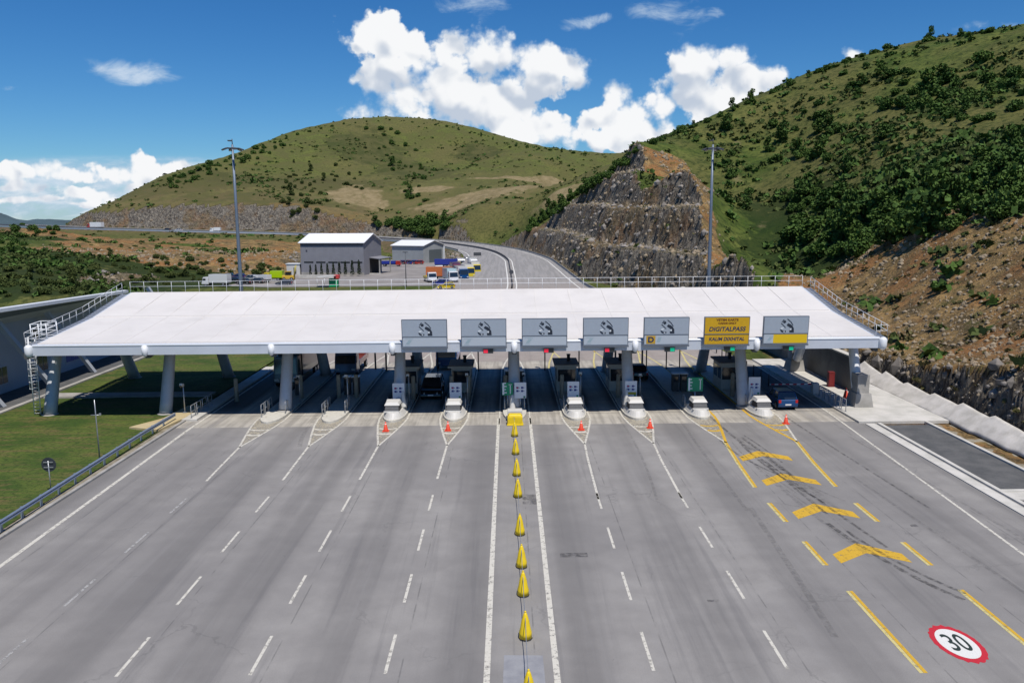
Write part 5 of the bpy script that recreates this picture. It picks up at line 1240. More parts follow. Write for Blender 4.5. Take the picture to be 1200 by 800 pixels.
lorry((-17.6, 88), R(180), 'flat lorry with a dark red load bed in the second covered lane', ('dull_blue', (.05, .06, .12)), ('dull_red', (.22, .06, .05)), L=7.5, H=2.4, box='flat', name='lorry')
car((13.6, 83), 0, 'dark car under the canopy in the lane right of the striped menu board', DGREY, kind='sedan', H=1.45, name='car')
# parked lorries and cars at the yard's edge by the road
G1 = 'vehicles parked at the end of the warehouse yard'
def pk(x, y): q = atZ(x, y); return (q.x, q.y)
lorry(pk(504, 330), R(200), 'white lorry with a yellow front parked leftmost of the lorry cluster', WHITEP, YELLOWP, L=6, W=2.3, box='flat', grp=G1)
lorry(pk(519, 327), R(255), 'white lorry with an orange red tank body in the middle of the cluster', WHITEP, ORANGEP, L=9, H=3.4, box='box', grp=G1)
car(pk(523, 338), R(95), 'yellow car parked in front of the lorry cluster', YELLOWP, kind='hatch', grp=G1)
lorry(pk(528, 330), R(200), 'white lorry with a pale blue box behind the yellow car', WHITEP, LBLUE, L=7, W=2.5, H=3.5, cabH=2.9, grp=G1)
lorry(pk(541, 327), R(195), 'navy lorry with a white top parked between two others', BLUE, WHITEP, L=7.5, W=2.5, H=3.5, cabH=3.0, grp=G1)
lorry(pk(548.5, 325), R(195), 'yellow fronted lorry with a white roof, fifth in the cluster', YELLOWP, WHITEP, L=7.5, W=2.5, H=3.6, cabH=3.0, grp=G1)
lorry(pk(556, 321), R(195), 'yellow fronted lorry with a white roof, last at the road side', YELLOWP, WHITEP, L=7.5, W=2.5, H=3.6, cabH=3.0, grp=G1)
lorry(pk(527, 313), R(262), 'long blue trailer with an orange stripe parked behind the cluster', BLUEP, BLUEP, L=10, H=2.8, grp=G1)
lorry(pk(540, 313), R(190), 'white lorry parked behind the long blue trailer', WHITEP, WHITEP, L=6, H=3.0, grp=G1)
lorry(pk(549, 310), R(190), 'small white lorry furthest right behind the cluster', WHITEP, SILVER, L=5.5, H=2.8, grp=G1)
lorry(pk(534, 320), R(195), 'maroon lorry squeezed behind the navy one', ('maroon', (.14, .02, .05)), ('plum', (.12, .05, .14)), L=6.5, H=3.2, cabH=2.8, grp=G1)
lorry(pk(512, 322), R(200), 'white lorry cab with dark windows left of the orange red tank', WHITEP, SILVER, L=6.5, H=3.0, cabH=2.9, box='flat', grp=G1)
lorry(pk(554, 314), R(192), 'plain white lorry between the cluster and the bend', WHITEP, WHITEP, L=7, H=3.3, cabH=2.8, grp=G1)
car(pk(516, 334), R(92), 'blue car by the yellow car at the cluster front', BLUEP, grp=G1)
car(pk(538, 301), R(80), 'dark grey car behind the white lorries near the bend', DGREY, grp=G1); car(pk(546, 304), R(60), 'black car beside the white lorries near the bend', BLACKP, grp=G1); car(pk(530, 300), R(85), 'silver car parked furthest back near the bend', SILVER, grp=G1)
lorry(pk(521, 300), R(265), 'pale orange machine carrier parked beside the small warehouse', ORANGEP, ('sand', (.5, .4, .3)), L=6, W=2.3, H=2.4, grp=G1)
lorry(pk(459, 312), R(268), 'low trailer with red and blue load by the big warehouse doorway', REDP, BLUEP, L=7, W=2.2, H=1.9, cabH=1.9, grp=G1)
for k, (x, c_) in enumerate(((470, 'purple'), (477, 'dark red'), (484, 'blue'), (490, 'red'))):
    car(pk(x, 309.5), R(85), f'{c_} car in the row before the small warehouse', {'purple': ('purple', (.10, .04, .16)), 'dark red': ('dark_red', (.2, .02, .03)), 'blue': BLUEP, 'red': REDP}[c_], grp='cars in a row before the small warehouse')
G2 = 'cars parked behind the left half of the canopy'
for x, y, c_, lab, rz in ((272, 331, DGREY, 'dark grey car behind the railing left of the light mast', 90), (286, 333, BLACKP, 'black car behind the railing right of the light mast', 80), (266, 326, ('dark_teal', (.02, .07, .07)), 'dark teal car further back left of the light mast', 95), (293, 328, SILVER, 'silver car further back right of the light mast', 80), (279, 326.5, ('violet_blue', (.04, .04, .2)), 'violet blue car directly behind the light mast', 90), (300, 332, DGREY, 'dark grey car near the white van', 85), (333, 334, ('slate', (.09, .10, .13)), 'slate car on the grass edge below the yellow van', 90)):
    car(pk(x, y), R(rz), lab, c_, kind='sedan' if c_ is BLACKP else 'hatch', grp=G2)
lorry(pk(254, 335), R(82), 'white box van with a rusty pale load left of the parked cars', WHITEP, WHITEP, L=7, W=2.3, H=3.0, cabH=2.3, grp=G2)
lorry(pk(307, 331), R(70), 'small white van among the parked cars', WHITEP, WHITEP, L=4.8, W=2, H=2.1, cabH=2.0, grp=G2)
lorry(pk(321, 329), R(88), 'bright yellow box van in front of the brown slope', YELLOWP, LIME, L=5.4, W=2.1, H=2.8, grp=G2, cabH=2.3)
e = empty('loading_machine', (*pk(338, 329), 0), R(90), 'small yellow orange loader with a raised mast beside the yellow van', 'loader', G2)
mb = MB(); mb.b2((-.9, -1.7, .5), (.9, 1.5, 1.5)); mb.build('body', mat('loader_yellow', (.6, .38, .04), .5), e, bevel=.1)
mb = MB(); mb.b2((-.6, -.8, 1.5), (.6, .6, 2.5)); mb.build('cab', M_CGLS, e, bevel=.05); mb = MB(); mb.b2((-.7, -.9, 2.5), (.7, .7, 2.6)); mb.build('roof', mat('loader_roof', (.6, .38, .04), .5), e)
mb = MB(); mb.tube([(.5, -1.6, 1), (.5, -2.2, 4.2)], .12, 6); mb.tube([(-.5, -1.6, 1), (-.5, -2.2, 4.2)], .12, 6); mb.build('mast', mat('loader_mast', (.4, .35, .1), .5), e)
for sx in (-.8, .8):
    for sy in (-1.1, .95): wheel(e, sx, sy, .5, .3)
# traffic on the far road
G3 = 'vehicles on the far hillside road'
def onroad(x, off):
    best = min(range(len(RD)), key=lambda k: abs(proj(RD[k])-x) if RD[k][1] > 300 else 1e9)
    p = RD[best]; tn = RD[min(best+1, len(RD)-1)][:2]-RD[best-1][:2]; tn = tn/np.linalg.norm(tn); nn = np.array([tn[1], -tn[0]])
    return (p[0]+nn[0]*off, p[1]+nn[1]*off), p[2]+.02, math.atan2(tn[1], tn[0])-math.pi/2
def proj(p):
    d = Vector((p[0], p[1], p[2]-CAMZ)); return 600+FPX*d.dot(RV)/d.dot(_f)
q, zq, a = onroad(255, -6); lorry(q, a, 'white van on the far road left of the light mast', WHITEP, WHITEP, L=5.5, W=2.1, H=2.6, cabH=2.3, z=zq, grp=G3, name='van')
q, zq, a = onroad(214, -6); car(q, a, 'white car on the far hillside road below the rock cutting', WHITEP, L=4.4, H=1.6, z=zq, grp=G3, name='car')
q, zq, a = onroad(204, -6); car(q, a, 'dark car following the white car on the far road', DGREY, L=4.4, H=1.6, z=zq, grp=G3, name='car')
q, zq, a = onroad(105, 4); lorry(q, a, 'white lorry with red cab at the far left end of the hillside road', REDP, WHITEP, L=9, W=2.4, H=3.4, z=zq, grp=G3, name='lorry')
# median barrier, right and left road barriers
def barrier(off, lab, name, k0, k1, m_, h=.8, w=.3, z=0):
    vs = []; fs = []; c = 0; pr = [(-w, 0), (-w*.35, h*.35), (-w*.25, h), (w*.25, h), (w*.35, h*.35), (w, 0)]; n = len(pr)
    ks = [k for k in range(len(RD)) if k0(RD[k])]
    for k in ks:
        p = RD[k]; tn = RD[min(k+1, len(RD)-1)][:2]-RD[max(k-1, 0)][:2]; tn = tn/np.linalg.norm(tn); nn = np.array([tn[1], -tn[0]]); o_ = off*(p[3]-.4) if abs(off) == 1 else off
        for a_, b_ in pr: vs.append((p[0]+nn[0]*(o_+a_), p[1]+nn[1]*(o_+a_), p[2]+b_))
    for j in range(len(ks)-1):
        for k in range(n): fs.append((j*n+k, j*n+(k+1) % n, (j+1)*n+(k+1) % n, (j+1)*n+k))
    mb = MB(); mb.addmesh(vs, fs); tag(mb.build(name, m_), lab, 'barrier')
barrier(0, 'dark steel barrier along the middle of the curving highway', 'median_barrier', lambda p: p[1] > 188, None, mat('dark_barrier', (.07, .07, .08), .6), .8, .22)
barrier(1, 'pale concrete barrier along the rock side of the highway', 'road_barrier', lambda p: p[1] > 150 or p[0] < -5, None, M_CONC, .75, .25)
barrier(-1, 'grey steel barrier on the valley side of the highway bend', 'road_barrier', lambda p: p[1] > 330 or p[0] < -40, None, M_STEEL, .75, .12)
# road signs near the bend
for x, y, lab, s in ((550, 299, 'dark sign back left of the highway bend', 1.2), (559.5, 307, 'larger dark sign back at the yard exit by the bend', 1.5)):
    q = atZ(x, y); e = empty('road_sign', (q.x, q.y, 0), R(20), lab, 'road sign', 'signs by the highway bend')
    mb = MB(); mb.tube([(0, 0, 0), (0, 0, 3.4)], .06, 6); mb.build('post', M_STEEL, e); mb = MB(); mb.b2((-s, -.06, 1.9), (s, -.02, 3.6)); mb.build('panel', M_DSTEEL, e)
q = RD[[k for k in range(len(RD)) if RD[k][1] > 218][0]]
e = empty('arrow_sign', (q[0], q[1], 0), 0, 'small dark keep-right sign at the start of the median barrier', 'road sign'); mb = MB(); mb.tube([(0, 0, 0), (0, 0, 2.0)], .05, 6); mb.build('post', M_STEEL, e); mb = MB(); mb.tube([(0, -.08, 1.8), (0, -.03, 1.8)], .6, 18); mb.build('disc', M_DSTEEL, e)
# ------------------------------------------------------------------ warehouses
def warehouse(c0, c1, depth, he, hr, lab, wall, roofm, door_x, wname='warehouse'):
    """c0,c1 = front-left and front-right ground corners"""
    a = Vector((c0[0], c0[1])); b_ = Vector((c1[0], c1[1])); L = (b_-a).length; ang = math.atan2(b_.y-a.y, b_.x-a.x)
    e = empty(wname, (a.x, a.y, 0), ang, lab, 'warehouse')
    mb = MB(); D = depth; prof = [(0, 0), (D, 0), (D, he), (D/2, hr), (0, he)]
    mb.extr(prof, 'x', 0, L); mb.build('wall', wall, e)
    ov = .5
    mb = MB()
    for s in (0, 1):
        y0, y1 = (-ov, D/2+.02) if s == 0 else (D+ov, D/2-.02); zlo = he-ov*(hr-he)/(D/2)
        mb.hexa([(-ov, min(y0, y1) if s == 0 else y1, (zlo if s == 0 else hr)+.02), (L+ov, y0 if s == 0 else y1, (zlo if s == 0 else hr)+.02), (L+ov, y1 if s == 0 else y0, (hr if s == 0 else zlo)+.02), (-ov, y1 if s == 0 else y0, (hr if s == 0 else zlo)+.02),
                 (-ov, y0 if s == 0 else y1, (zlo if s == 0 else hr)+.2), (L+ov, y0 if s == 0 else y1, (zlo if s == 0 else hr)+.2), (L+ov, y1 if s == 0 else y0, (hr if s == 0 else zlo)+.2), (-ov, y1 if s == 0 else y0, (hr if s == 0 else zlo)+.2)])
    mb.build('roof', roofm, e)
    return e, L
M_WROOF = mat('white_sheet_roof', (.76, .77, .78), .45); 
def corr(name, col):
    mm = bpy.data.materials.new(name); mm.use_nodes = True; t = NT(mm.node_tree); b = t.n['Principled BSDF']; P = t.obj(); x = t.sep(P)[0]
    f = t.m('FRACT', t.mul(x, 1.6)); t.put(b.inputs['Base Color'], t.mix(t.ss(t.noise(P, .4, 4, .6), .35, .65), tuple(q*.9 for q in col), col)); b.inputs['Roughness'].default_value = .55
    t.put(b.inputs['Normal'], t.bump(t.m('ABSOLUTE', t.sub(f, .5)), .6, .06)); return mm
M_WWALL = corr('grey_sheet_wall', (.235, .235, .26)); M_WWALL2 = corr('pale_grey_sheet_wall', (.33, .35, .355))
wa = atZ(353.5, 322); wb = atZ(427, 322.5)
e, L = warehouse(wa, wb, 14.5, 9.6, 12.0, 'large blue-grey sheet metal warehouse with a white pitched roof and open side bay', M_WWALL, M_WROOF, 0)
M_WDK = mat('warehouse_dark_trim', (.07, .07, .09), .6); M_WDK2 = mat('warehouse_opening', (.02, .02, .022), .9)
mb = MB(); mb.b2((0, -.06, 8.7), (L, -.01, 9.55)); mb.build('eaves_band', M_WDK, e)
for k in range(5): mb = MB(); mb.b2((1.0+k*3.9, -.05, 3.6), (4.0+k*3.9, -.01, 4.0)); mb.build('window', M_GLASS, e)
mb = MB(); mb.b2((1.7, -.05, 6.9), (2.2, -.01, 7.5)); mb.build('vent', M_WDK, e)
mb = MB(); mb.b2((0, -.10, 0), (L, -.01, .8)); mb.build('plinth', M_CONC, e)
mb = MB(); mb.b2((L+.01, 4.5, .05), (L+.05, 13.0, 4.6)); mb.build('doorway', M_WDK2, e)
mb = MB(); mb.hexa([(L, 4.2, 4.9), (L+3.4, 4.2, 4.5), (L+3.4, 14, 4.5), (L, 14, 4.9), (L, 4.2, 5.1), (L+3.4, 4.2, 4.7), (L+3.4, 14, 4.7), (L, 14, 5.1)]); mb.build('porch_roof', M_WWALL, e)
for yy in (4.5, 13.6): mb = MB(); mb.b2((L+3.0, yy-.15, 0), (L+3.3, yy+.15, 4.5)); mb.build('porch_post', M_CONC, e)
mb = MB(); mb.b2((L+.1, 3.8, 0), (L+3.8, 4.3, .35)); mb.build('ramp_kerb', M_PALE, e)
wa2 = atZ(460, 307.5); wb2 = atZ(496.5, 308.5)
e, L2 = warehouse(wa2, wb2, 13, 6.4, 8.1, 'smaller pale grey warehouse with a white roof beyond the large one', M_WWALL2, M_WROOF, 0)
mb = MB(); mb.b2((L2+.01, 3.5, .05), (L2+.06, 11.5, 4.8)); mb.build('shutter_door', mat('shutter_grey', (.10, .12, .13), .5), e)
mb = MB(); mb.b2((L2-.4, 12.6, 0), (L2+.3, 13.3, 6.0)); mb.build('corner_post', M_WHITE, e)
# annex, low wall, kiosk, umbrella, lamp
e = empty('site_cabin', (*pk(345.5, 322), 0), 0, 'small white cabin against the left end of the large warehouse', 'cabin')
mb = MB(); mb.b2((-2.4, 0, 0), (1.6, 3, 3.2)); mb.build('wall', M_LID, e); mb = MB(); mb.b2((-2.6, -.2, 3.2), (1.8, 3.2, 3.4)); mb.build('roof', M_WHITE, e); mb = MB(); mb.b2((-.3, -.04, .3), (.5, 0, 2.2)); mb.build('door', M_LOUV, e)
mb = MB(); q0 = atZ(350, 326); mb.b2((q0.x, q0.y, 0), (q0.x+10.5, q0.y+.4, .9)); tag(mb.build('low_wall', M_PALE), 'low pale wall in front of the large warehouse', 'low wall')
e = empty('kiosk', (*pk(387, 336), 0), 0, 'green kiosk with a red corner under a white awning', 'kiosk')
mb = MB(); mb.b2((-.3, 0, 0), (1.9, 1.6, 2.0)); mb.build('wall', mat('kiosk_green', (.0, .33, .12), .5), e); mb = MB(); mb.b2((1.0, -.1, 2.0), (2.2, 1.7, 2.9)); mb.build('sign_box', mat('kiosk_red', (.6, .06, .06), .5), e)
mb = MB(); mb.hexa([(-3.2, -1, 2.35), (1.6, -1, 2.75), (1.6, 2, 2.75), (-3.2, 2, 2.35), (-3.2, -1, 2.45), (1.6, -1, 2.85), (1.6, 2, 2.85), (-3.2, 2, 2.45)]); mb.build('awning', M_LID, e)
for xx in (-3.0, -1.2): mb = MB(); mb.tube([(xx, -.8, 0), (xx, -.8, 2.4)], .06, 6); mb.build('awning_post', M_WHITE, e)
q = atZ(476, 336); e = empty('street_lamp', (q.x, q.y, 0), 0, 'slim lamp post standing on the yard between the two warehouses', 'street lamp')
mb = MB(); mb.tube([(0, 0, 0), (0, 0, 8.5)], [.12, .07], 8); mb.build('pole', M_DSTEEL, e); mb = MB(); mb.b2((-.6, -.15, 8.4), (.6, .15, 8.55)); mb.build('lamp_head', M_DSTEEL, e)
for x, y, lab in ((448, 334, 'slim lamp post at the left edge of the yard'),):
    pass
# ------------------------------------------------------------------ plants and loose stone
def hfast(x, y):
    x = np.asarray(x, float); y = np.asarray(y, float)
    a = (np.arctan2(x, y)-AZG[0])/(AZG[1]-AZG[0]); r_ = np.log(np.hypot(x, y)/26)/math.log(1500/26)*(NR-1)
    ia = np.clip(np.floor(a).astype(int), 0, NA-2); ir = np.clip(np.floor(r_).astype(int), 0, NR-2); fa = np.clip(a-ia, 0, 1); fr = np.clip(r_-ir, 0, 1)
    g_ = gz_; return (g_[ir, ia]*(1-fa)+g_[ir, ia+1]*fa)*(1-fr)+(g_[ir+1, ia]*(1-fa)+g_[ir+1, ia+1]*fa)*fr
def hitf(x, y, tmin=45, tmax=900):
    d = ray(x, y); t = np.arange(tmin, tmax, .8); X = d.x*t; Y = d.y*t; Z = CAMZ+d.z*t
    k = np.nonzero(hfast(X, Y) > Z)[0]
    if not len(k): return None
    k = k[0]; return (X[k], Y[k])
def leaf_mat(name, a, b_):
    mm = bpy.data.materials.new(name); mm.use_nodes = True; t = NT(mm.node_tree); b = t.n['Principled BSDF']
    oi = t.new('ShaderNodeObjectInfo'); P = t.obj(); n = t.noise(P, 1.1, 3, .7)
    c = t.mix(t.ss(n, .35, .65), a, b_); c = t.mix(t.mul(oi.outputs['Random'], .45), c, tuple(q*1.25 for q in (b_[0]*1.15, b_[1], b_[2])))
    t.put(b.inputs['Base Color'], c); b.inputs['Roughness'].default_value = .8; b.inputs['Specular IOR Level'].default_value = .2
    return mm
M_LEAFD = leaf_mat('dark_shrub_leaves', (.026, .064, .014), (.078, .140, .028)); M_LEAFO = leaf_mat('olive_shrub_leaves', (.034, .054, .012), (.080, .108, .030)); M_CYP = leaf_mat('cypress_leaves', (.012, .022, .010), (.022, .038, .014))
rng = np.random.default_rng(11)
def leaf_cloud(n, centers, radii, size, rng):
    k = rng.integers(0, len(centers), n); d = rng.normal(size=(n, 3)); d /= np.linalg.norm(d, axis=1)[:, None]
    rr_ = rng.uniform(.55, 1.08, n)**.6
    p = np.array(centers)[k]+d*np.array(radii)[k]*rr_[:, None]
    p = p[p[:, 2] > -.25*1]; n = len(p)
    a = rng.normal(size=(n, 3)); a /= np.linalg.norm(a, axis=1)[:, None]; b_ = np.cross(a, rng.normal(size=(n, 3))); b_ /= np.linalg.norm(b_, axis=1)[:, None]
    s = size*rng.uniform(.6, 1.4, n)[:, None]
    V = np.stack([p-a*s-b_*s*.6, p+a*s-b_*s*.6, p+a*s*.7+b_*s*.7, p-a*s*.7+b_*s*.7], 1).reshape(-1, 3)
    return V, np.arange(4*n).reshape(n, 4)
def bush_mesh(kind, seed):
    r_ = np.random.default_rng(seed); nl = 7 if kind != 'tall' else 6
    cs = []; rs = []
    for k in range(nl):
        a = r_.uniform(0, 6.28); q = r_.uniform(0, .6); cs.append((q*math.cos(a), q*math.sin(a), r_.uniform(.15, .75) if kind != 'tall' else .3+.35*k)); s = r_.uniform(.32, .55); rs.append((s, s, s*.85))
    return leaf_cloud(900, cs, rs, .085, r_)
VAR = {}
for mname, m_ in (('dark', M_LEAFD), ('olive', M_LEAFO)):
    VAR[mname] = []
    for s in range(6):
        V, F = bush_mesh('bush' if s < 5 else 'tall', 100+s)
        o = np_mesh('shrub', V, F, m_, False); me = o.data; bpy.data.objects.remove(o); VAR[mname].append(me)
def inpoly(x, y, poly):
    c = False; n = len(poly)
    for i in range(n):
        ax, ay = poly[i]; bx, by = poly[(i+1) % n]
        if (ay > y) != (by > y) and x < (bx-ax)*(y-ay)/(by-ay)+ax: c = not c
    return c
prnd = random.Random(5)
def plant(x, y, r_, kind, name, lab, cat, grp, hs=1.0):
    q = hitf(x, y)
    if q is None: return
    z = float(hfast(*q)); me = prnd.choice(VAR[kind]); o = bpy.data.objects.new(name, me); COL.objects.link(o)
    o.location = (q[0], q[1], z-.12*r_); o.scale = (r_*prnd.uniform(.85, 1.3), r_*prnd.uniform(.85, 1.3), r_*hs*prnd.uniform(.75, 1.15)); o.rotation_euler = (0, 0, prnd.uniform(0, 6.28)); tag(o, lab, cat, grp)
def scatter(poly, n, r0, r1, kind, name, lab, cat, grp, hs=1.0, mind=4):
    xs_ = [p[0] for p in poly]; ys_ = [p[1] for p in poly]; done = []; tries = 0
    while len(done) < n and tries < n*40:
        tries += 1; x = prnd.uniform(min(xs_), max(xs_)); y = prnd.uniform(min(ys_), max(ys_))
        if not inpoly(x, y, poly) or any((x-a)**2+(y-b_)**2 < mind**2 for a, b_ in done): continue
        done.append((x, y)); plant(x, y, prnd.uniform(r0, r1)*prnd.uniform(.7, 1.2), kind, name, lab, cat, grp, hs)
GB = 'dark shrubs in the thicket across the right hillside'
LB = 'dark green shrub in the thicket across the right hillside'
scatter([(930,262),(980,262),(1020,242),(1080,226),(1140,205),(1200,175),(1200,255),(1150,258),(1110,272),(1060,280),(1010,300),(970,306),(945,296),(930,280)], 92, 1.8, 3.6, 'dark', 'shrub', LB, 'shrub', GB, mind=6)
scatter([(905,235),(960,225),(1000,248),(960,262),(920,262)], 14, 1.8, 3.0, 'dark', 'shrub', LB, 'shrub', GB, mind=8)
LS = 'separate dark shrub on the open green slope above the thicket'
for x, y, r_ in ((963,138,2.6),(985,155,2.8),(972,158,3),(958,158,2.2),(1000,150,2),(915,168,2.6),(905,150,2.2),(908,190,3),(935,186,3),(950,188,2.6),(960,184,2.4),(970,190,2),(857,208,2.8),(852,152,2.6),(900,178,1.8),(1150,75,3.2),(1120,100,2.4),(1066,88,2),(1088,122,3.4),(1060,125,3),(1040,128,2.6),(1070,112,2.4),(1105,118,2.8),(1140,92,2),(1180,105,2.6),(1160,96,2.2),(1100,95,1.8),(1010,100,2),(990,88,1.8),(1015,80,1.6),(1030,90,1.8),(1036,95,1.6),
                 (1050,112,2),(990,205,2),(1035,165,2),(1040,155,1.8),(880,228,2),(875,246,1.8),(1160,140,2),(1190,130,2.4),(1130,135,2),(1120,110,2.2),(1085,108,2.2),(1072,126,2.4),(1090,130,2.4),(1186,88,2.2),(1060,100,2)):
    plant(x, y, r_*1.0, 'dark', 'shrub', LS, 'shrub', 'separate shrubs on the right hillside')
scatter([(1035,85),(1200,85),(1200,150),(1100,150),(1040,135)], 22, 1.3, 2.6, 'dark', 'shrub', LS, 'shrub', 'separate shrubs on the right hillside', mind=6)
scatter([(850,140),(1000,100),(1030,200),(900,225),(840,215)], 22, .9, 2.0, 'dark', 'shrub', LS, 'shrub', 'separate shrubs on the right hillside', mind=7)
# ridge bushes against the sky
for (x0, y0), (x1, y1) in zip([(r_[0], r_[1]) for r_ in RID[:-2]], [(r_[0], r_[1]) for r_ in RID[1:-1]]):
    for k in range(5 if x0 < 1020 else 2):
        f = prnd.random(); plant(x0+(x1-x0)*f, y0+(y1-y0)*f+4.5, prnd.uniform(.9, 1.9)*(1.3 if 1040 < x0 < 1100 else 1), 'dark', 'ridge_bush', 'small bush on the skyline of the right hill', 'bush', 'bushes along the skyline of the right hill', 1.1)
for k in range(40):
    f = k/39; x = 735-118*f+prnd.uniform(-2, 4); y = 186+80*f**1.0+prnd.uniform(-2, 5); plant(x, y+4, prnd.uniform(1.5, 2.9), 'dark', 'gully_shrub', 'dark shrub in the gully line along the top edge of the terraced rock', 'shrub', 'shrubs in the gully beside the terraced rock', 1.1)
scatter([(438,262),(470,258),(530,256),(528,270),(505,274),(440,272)], 22, 2.6, 4.2, 'dark', 'roadside_tree', 'dark round tree beyond the far bend behind the warehouses', 'tree', 'trees beyond the far bend', 1.0, 5)
scatter([(195,210),(330,165),(345,170),(300,190),(240,208),(200,222)], 34, 1.8, 3.4, 'dark', 'far_shrub', 'dark shrub on the left flank of the far hill', 'shrub', 'shrubs on the left flank of the far hill', mind=5)
scatter([(425,150),(460,150),(490,180),(505,240),(480,240),(460,200)], 30, 1.6, 3.2, 'dark', 'far_shrub', 'dark shrub in the gully down the far hill', 'shrub', 'shrubs in the gully of the far hill', mind=5)
scatter([(340,190),(420,180),(430,230),(380,215),(370,262),(345,262),(320,220)], 40, 1.4, 2.8, 'olive', 'far_shrub', 'olive shrub on the face of the far hill', 'shrub', 'olive shrubs on the far hill', mind=5)
for k in range(36):
    f = k/35; x = 215+470*f; ii = [i for i in range(len(R2)-1) if R2[i][0] <= x <= R2[i+1][0]]
    if not ii: continue
    i = ii[0]; y = R2[i][1]+(R2[i+1][1]-R2[i][1])*(x-R2[i][0])/(R2[i+1][0]-R2[i][0]); plant(x, y+5, prnd.uniform(.8, 2.0), 'dark', 'ridge_bush', 'tiny bush on the skyline of the far hill', 'bush', 'bushes along the skyline of the far hill')
scatter([(0,300),(60,305),(140,318),(230,322),(245,335),(130,340),(0,352)], 46, 1.0, 2.0, 'olive', 'valley_shrub', 'shrub on the green slope behind the office roof', 'shrub', 'shrubs on the slope behind the office', mind=7)
scatter([(0,268),(30,256),(50,256),(70,270),(40,290),(0,300)], 20, 1.4, 2.6, 'dark', 'valley_shrub', 'dark shrub on the knoll at the far left', 'shrub', 'shrubs on the left knoll', mind=5)
scatter([(130,296),(330,312),(338,326),(240,332),(60,302)], 52, .9, 1.9, 'olive', 'valley_shrub', 'olive shrub on the rough slope left of the large warehouse', 'shrub', 'shrubs on the rough slope left of the warehouse', mind=6)
# slim cypresses along the warehouse front
V, F = leaf_cloud(420, [(0, 0, .25+.16*k) for k in range(6)], [(.20-.022*k,)*2+(.16,) for k in range(6)], .035, rng)
cyo = np_mesh('cypress', V, F, M_CYP, False); cym = cyo.data; bpy.data.objects.remove(cyo)
for k, x in enumerate((364, 370.5, 377, 384, 391, 398, 405, 413, 421)):
    q = atZ(x, 323.2); o = bpy.data.objects.new('cypress', cym); COL.objects.link(o); o.location = (q.x, q.y, 0); s = 2.2+.12*k; o.scale = (s, s, s*1.25); o.rotation_euler = (0, 0, k*1.3)
    tag(o, f'slim dark cypress by the warehouse front, number {k+1} from its left end' if False else 'slim dark cypress in the row against the large warehouse front', 'cypress', 'cypresses along the large warehouse')
# low scrub that nobody could count
def tufts(name, n, r0, r1, m_, weight, seed, size=.16, leaves=16, flat=.6, rmin=60, rmax=760):
    r_ = np.random.default_rng(seed); k = n*6
    a = r_.uniform(R(-36), R(37), k); rr_ = rmin*(rmax/rmin)**r_.uniform(0, 1, k); x = rr_*np.sin(a); y = rr_*np.cos(a)
    w_ = weight(x, y); sel = r_.uniform(0, 1, k) < w_; x = x[sel][:n]; y = y[sel][:n]; n = len(x); z = hfast(x, y); s = r_.uniform(r0, r1, n)
    d = r_.normal(size=(n, leaves, 3)); d /= np.linalg.norm(d, axis=2)[:, :, None]; d[:, :, 2] = np.abs(d[:, :, 2])*flat
    p = np.stack([x, y, z], -1)[:, None, :]+d*s[:, None, None]*r_.uniform(.4, 1, (n, leaves))[:, :, None]
    p = p.reshape(-1, 3); m = len(p); u = r_.normal(size=(m, 3)); u /= np.linalg.norm(u, axis=1)[:, None]; v = np.cross(u, r_.normal(size=(m, 3))); v /= np.linalg.norm(v, axis=1)[:, None]
    sz = (np.repeat(s, leaves)*size*2.2*r_.uniform(.6, 1.3, m))[:, None]
    V = np.stack([p-u*sz-v*sz*.6, p+u*sz-v*sz*.6, p+u*sz*.7+v*sz*.7, p-u*sz*.7+v*sz*.7], 1).reshape(-1, 3)
    o = np_mesh(name, V, np.arange(4*m).reshape(m, 4), m_, False); return o
def gsample(arr, x, y):
    a = (np.arctan2(x, y)-AZG[0])/(AZG[1]-AZG[0]); r_ = np.log(np.hypot(x, y)/26)/math.log(1500/26)*(NR-1)
    return arr[np.clip(r_.astype(int), 0, NR-1), np.clip(a.astype(int), 0, NA-1)]
def wgreen(x, y):
    n = fbm(x, y, 22, 4, 201)+.5; bad = np.maximum.reduce([gsample(mplat, x, y), gsample(mcut, x, y)*.93, gsample(bare, x, y), gsample(earth, x, y)*.86, gsample(mfill, x, y)*.8])
    return np.clip((n-.42)*4, .06, 1)*(1-bad)*(.35+.65*gsample(scr, x, y))
o = tufts('low_scrub', 11500, .5, 1.5, M_LEAFO, wgreen, 301, .17, 13, .55); tag(o, 'low olive scrub dotted over the hillsides', 'scrub', kind='stuff')
o = tufts('dark_scrub', 4400, .7, 1.9, M_LEAFD, wgreen, 302, .16, 16, .7); tag(o, 'dark low scrub in patches on the hillsides', 'scrub', kind='stuff')
def wearth(x, y): return (1-gsample(mplat, x, y))*np.maximum(gsample(earth, x, y)*.5, gsample(mcut, x, y)*.15)*(fbm(x, y, 12, 3, 205)+.5)
o = tufts('dry_weeds', 2600, .2, .6, leaf_mat('dry_weeds', (.06, .06, .02), (.12, .11, .045)), wearth, 303, .2, 10, .6, rmin=55, rmax=300); tag(o, 'dry weeds on the bare slopes', 'weeds', kind='stuff')
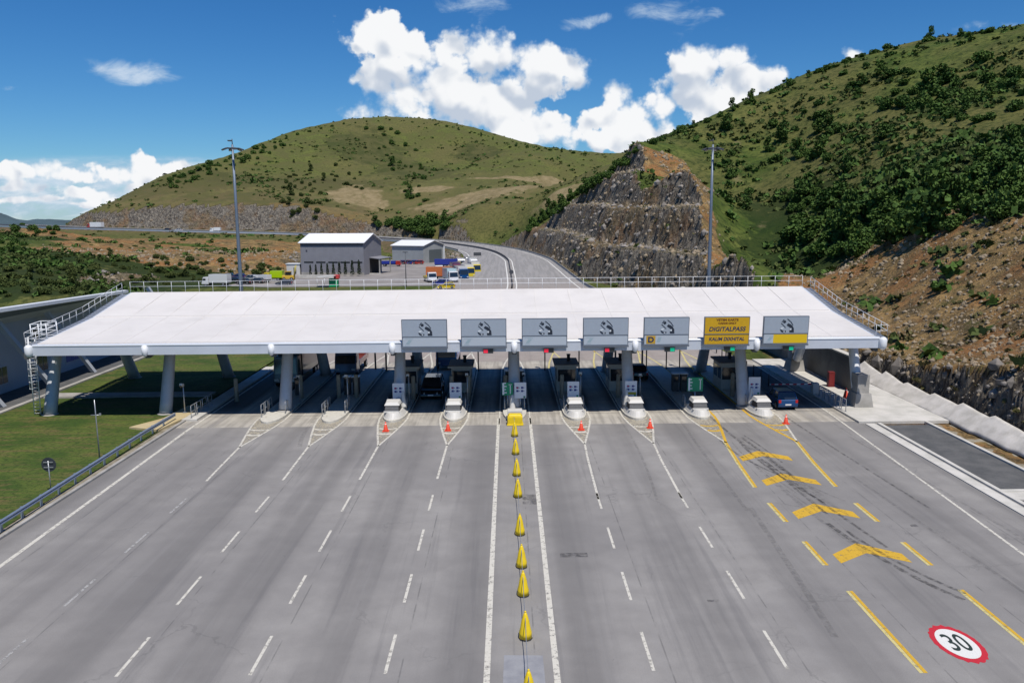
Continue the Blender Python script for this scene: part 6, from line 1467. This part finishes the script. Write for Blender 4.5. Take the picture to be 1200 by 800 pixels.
# loose stone
def stones(name, n, s0, s1, m_, weight, seed, rmin=50, rmax=330):
    r_ = np.random.default_rng(seed); k = n*8; a = r_.uniform(R(-36), R(37), k); rr_ = rmin*(rmax/rmin)**r_.uniform(0, 1, k); x = rr_*np.sin(a); y = rr_*np.cos(a)
    sel = r_.uniform(0, 1, k) < weight(x, y); x = x[sel][:n]; y = y[sel][:n]; n = len(x); z = hfast(x, y)
    ico = np.array([(0, 0, 1), (.9, 0, .3), (.28, .85, .3), (-.73, .53, .3), (-.73, -.53, .3), (.28, -.85, .3), (.6, .4, -.5), (-.3, .7, -.5), (-.8, 0, -.5), (-.2, -.7, -.5), (.6, -.5, -.5)])
    fc = np.array([(0, 1, 2), (0, 2, 3), (0, 3, 4), (0, 4, 5), (0, 5, 1), (1, 6, 2), (2, 7, 3), (3, 8, 4), (4, 9, 5), (5, 10, 1), (2, 6, 7), (3, 7, 8), (4, 8, 9), (5, 9, 10), (1, 10, 6)])
    s = (np.clip(np.hypot(x, y)/150, .45, 1.4)*s0*(s1/s0)**(r_.uniform(0, 1, n)**3.0))[:, None, None]; V = ico[None]*s*r_.uniform(.55, 1.25, (n, 1, 3))*r_.uniform(.8, 1.2, (n, 11, 3))
    an = r_.uniform(0, 6.28, n); c, s_ = np.cos(an)[:, None], np.sin(an)[:, None]; X = V[:, :, 0]*c-V[:, :, 1]*s_; Y = V[:, :, 0]*s_+V[:, :, 1]*c
    P_ = np.stack([X+x[:, None], Y+y[:, None], V[:, :, 2]+z[:, None]], -1).reshape(-1, 3); F = (fc[None]+(np.arange(n)*11)[:, None, None]).reshape(-1, 3)
    return np_mesh(name, P_, F, m_, False)
def wst(x, y): return (1-gsample(mplat, x, y))*np.clip(np.maximum(gsample(earth, x, y)*1.0, gsample(mcut, x, y)*.8)*(.25+1.2*np.clip(fbm(x, y, 8, 3, 207)+.45, 0, 1)), 0, 1)
M_STN = mat('tan_stone', (.25, .20, .135), .9, var=.35, vscale=.3); M_STG = mat('grey_stone', (.22, .20, .18), .9, var=.45, vscale=.4)
o = stones('rubble', 15000, .08, .60, M_STN, wst, 401); tag(o, 'tan rubble scattered over the bare slopes', 'rubble', kind='stuff')
o = stones('rubble', 7000, .10, .9, M_STG, lambda x, y: (1-gsample(mplat, x, y))*gsample(mcut, x, y), 402); tag(o, 'grey broken rock on the cut benches', 'rubble', kind='stuff')
blk = stones('rock_blocks', 900, .5, 1.5, mat('cut_rock_block', (.15, .135, .12), .95, var=.5, vscale=.8), lambda x, y: (gsample(mcut, x, y) > .5)*(x > 36)*(y < 100)*1.0, 411, rmax=110); tag(blk, 'broken dark rock blocks in the low face above the concrete bank', 'rocks', kind='stuff')
# grass blades of the lawn near the edge of the plaza
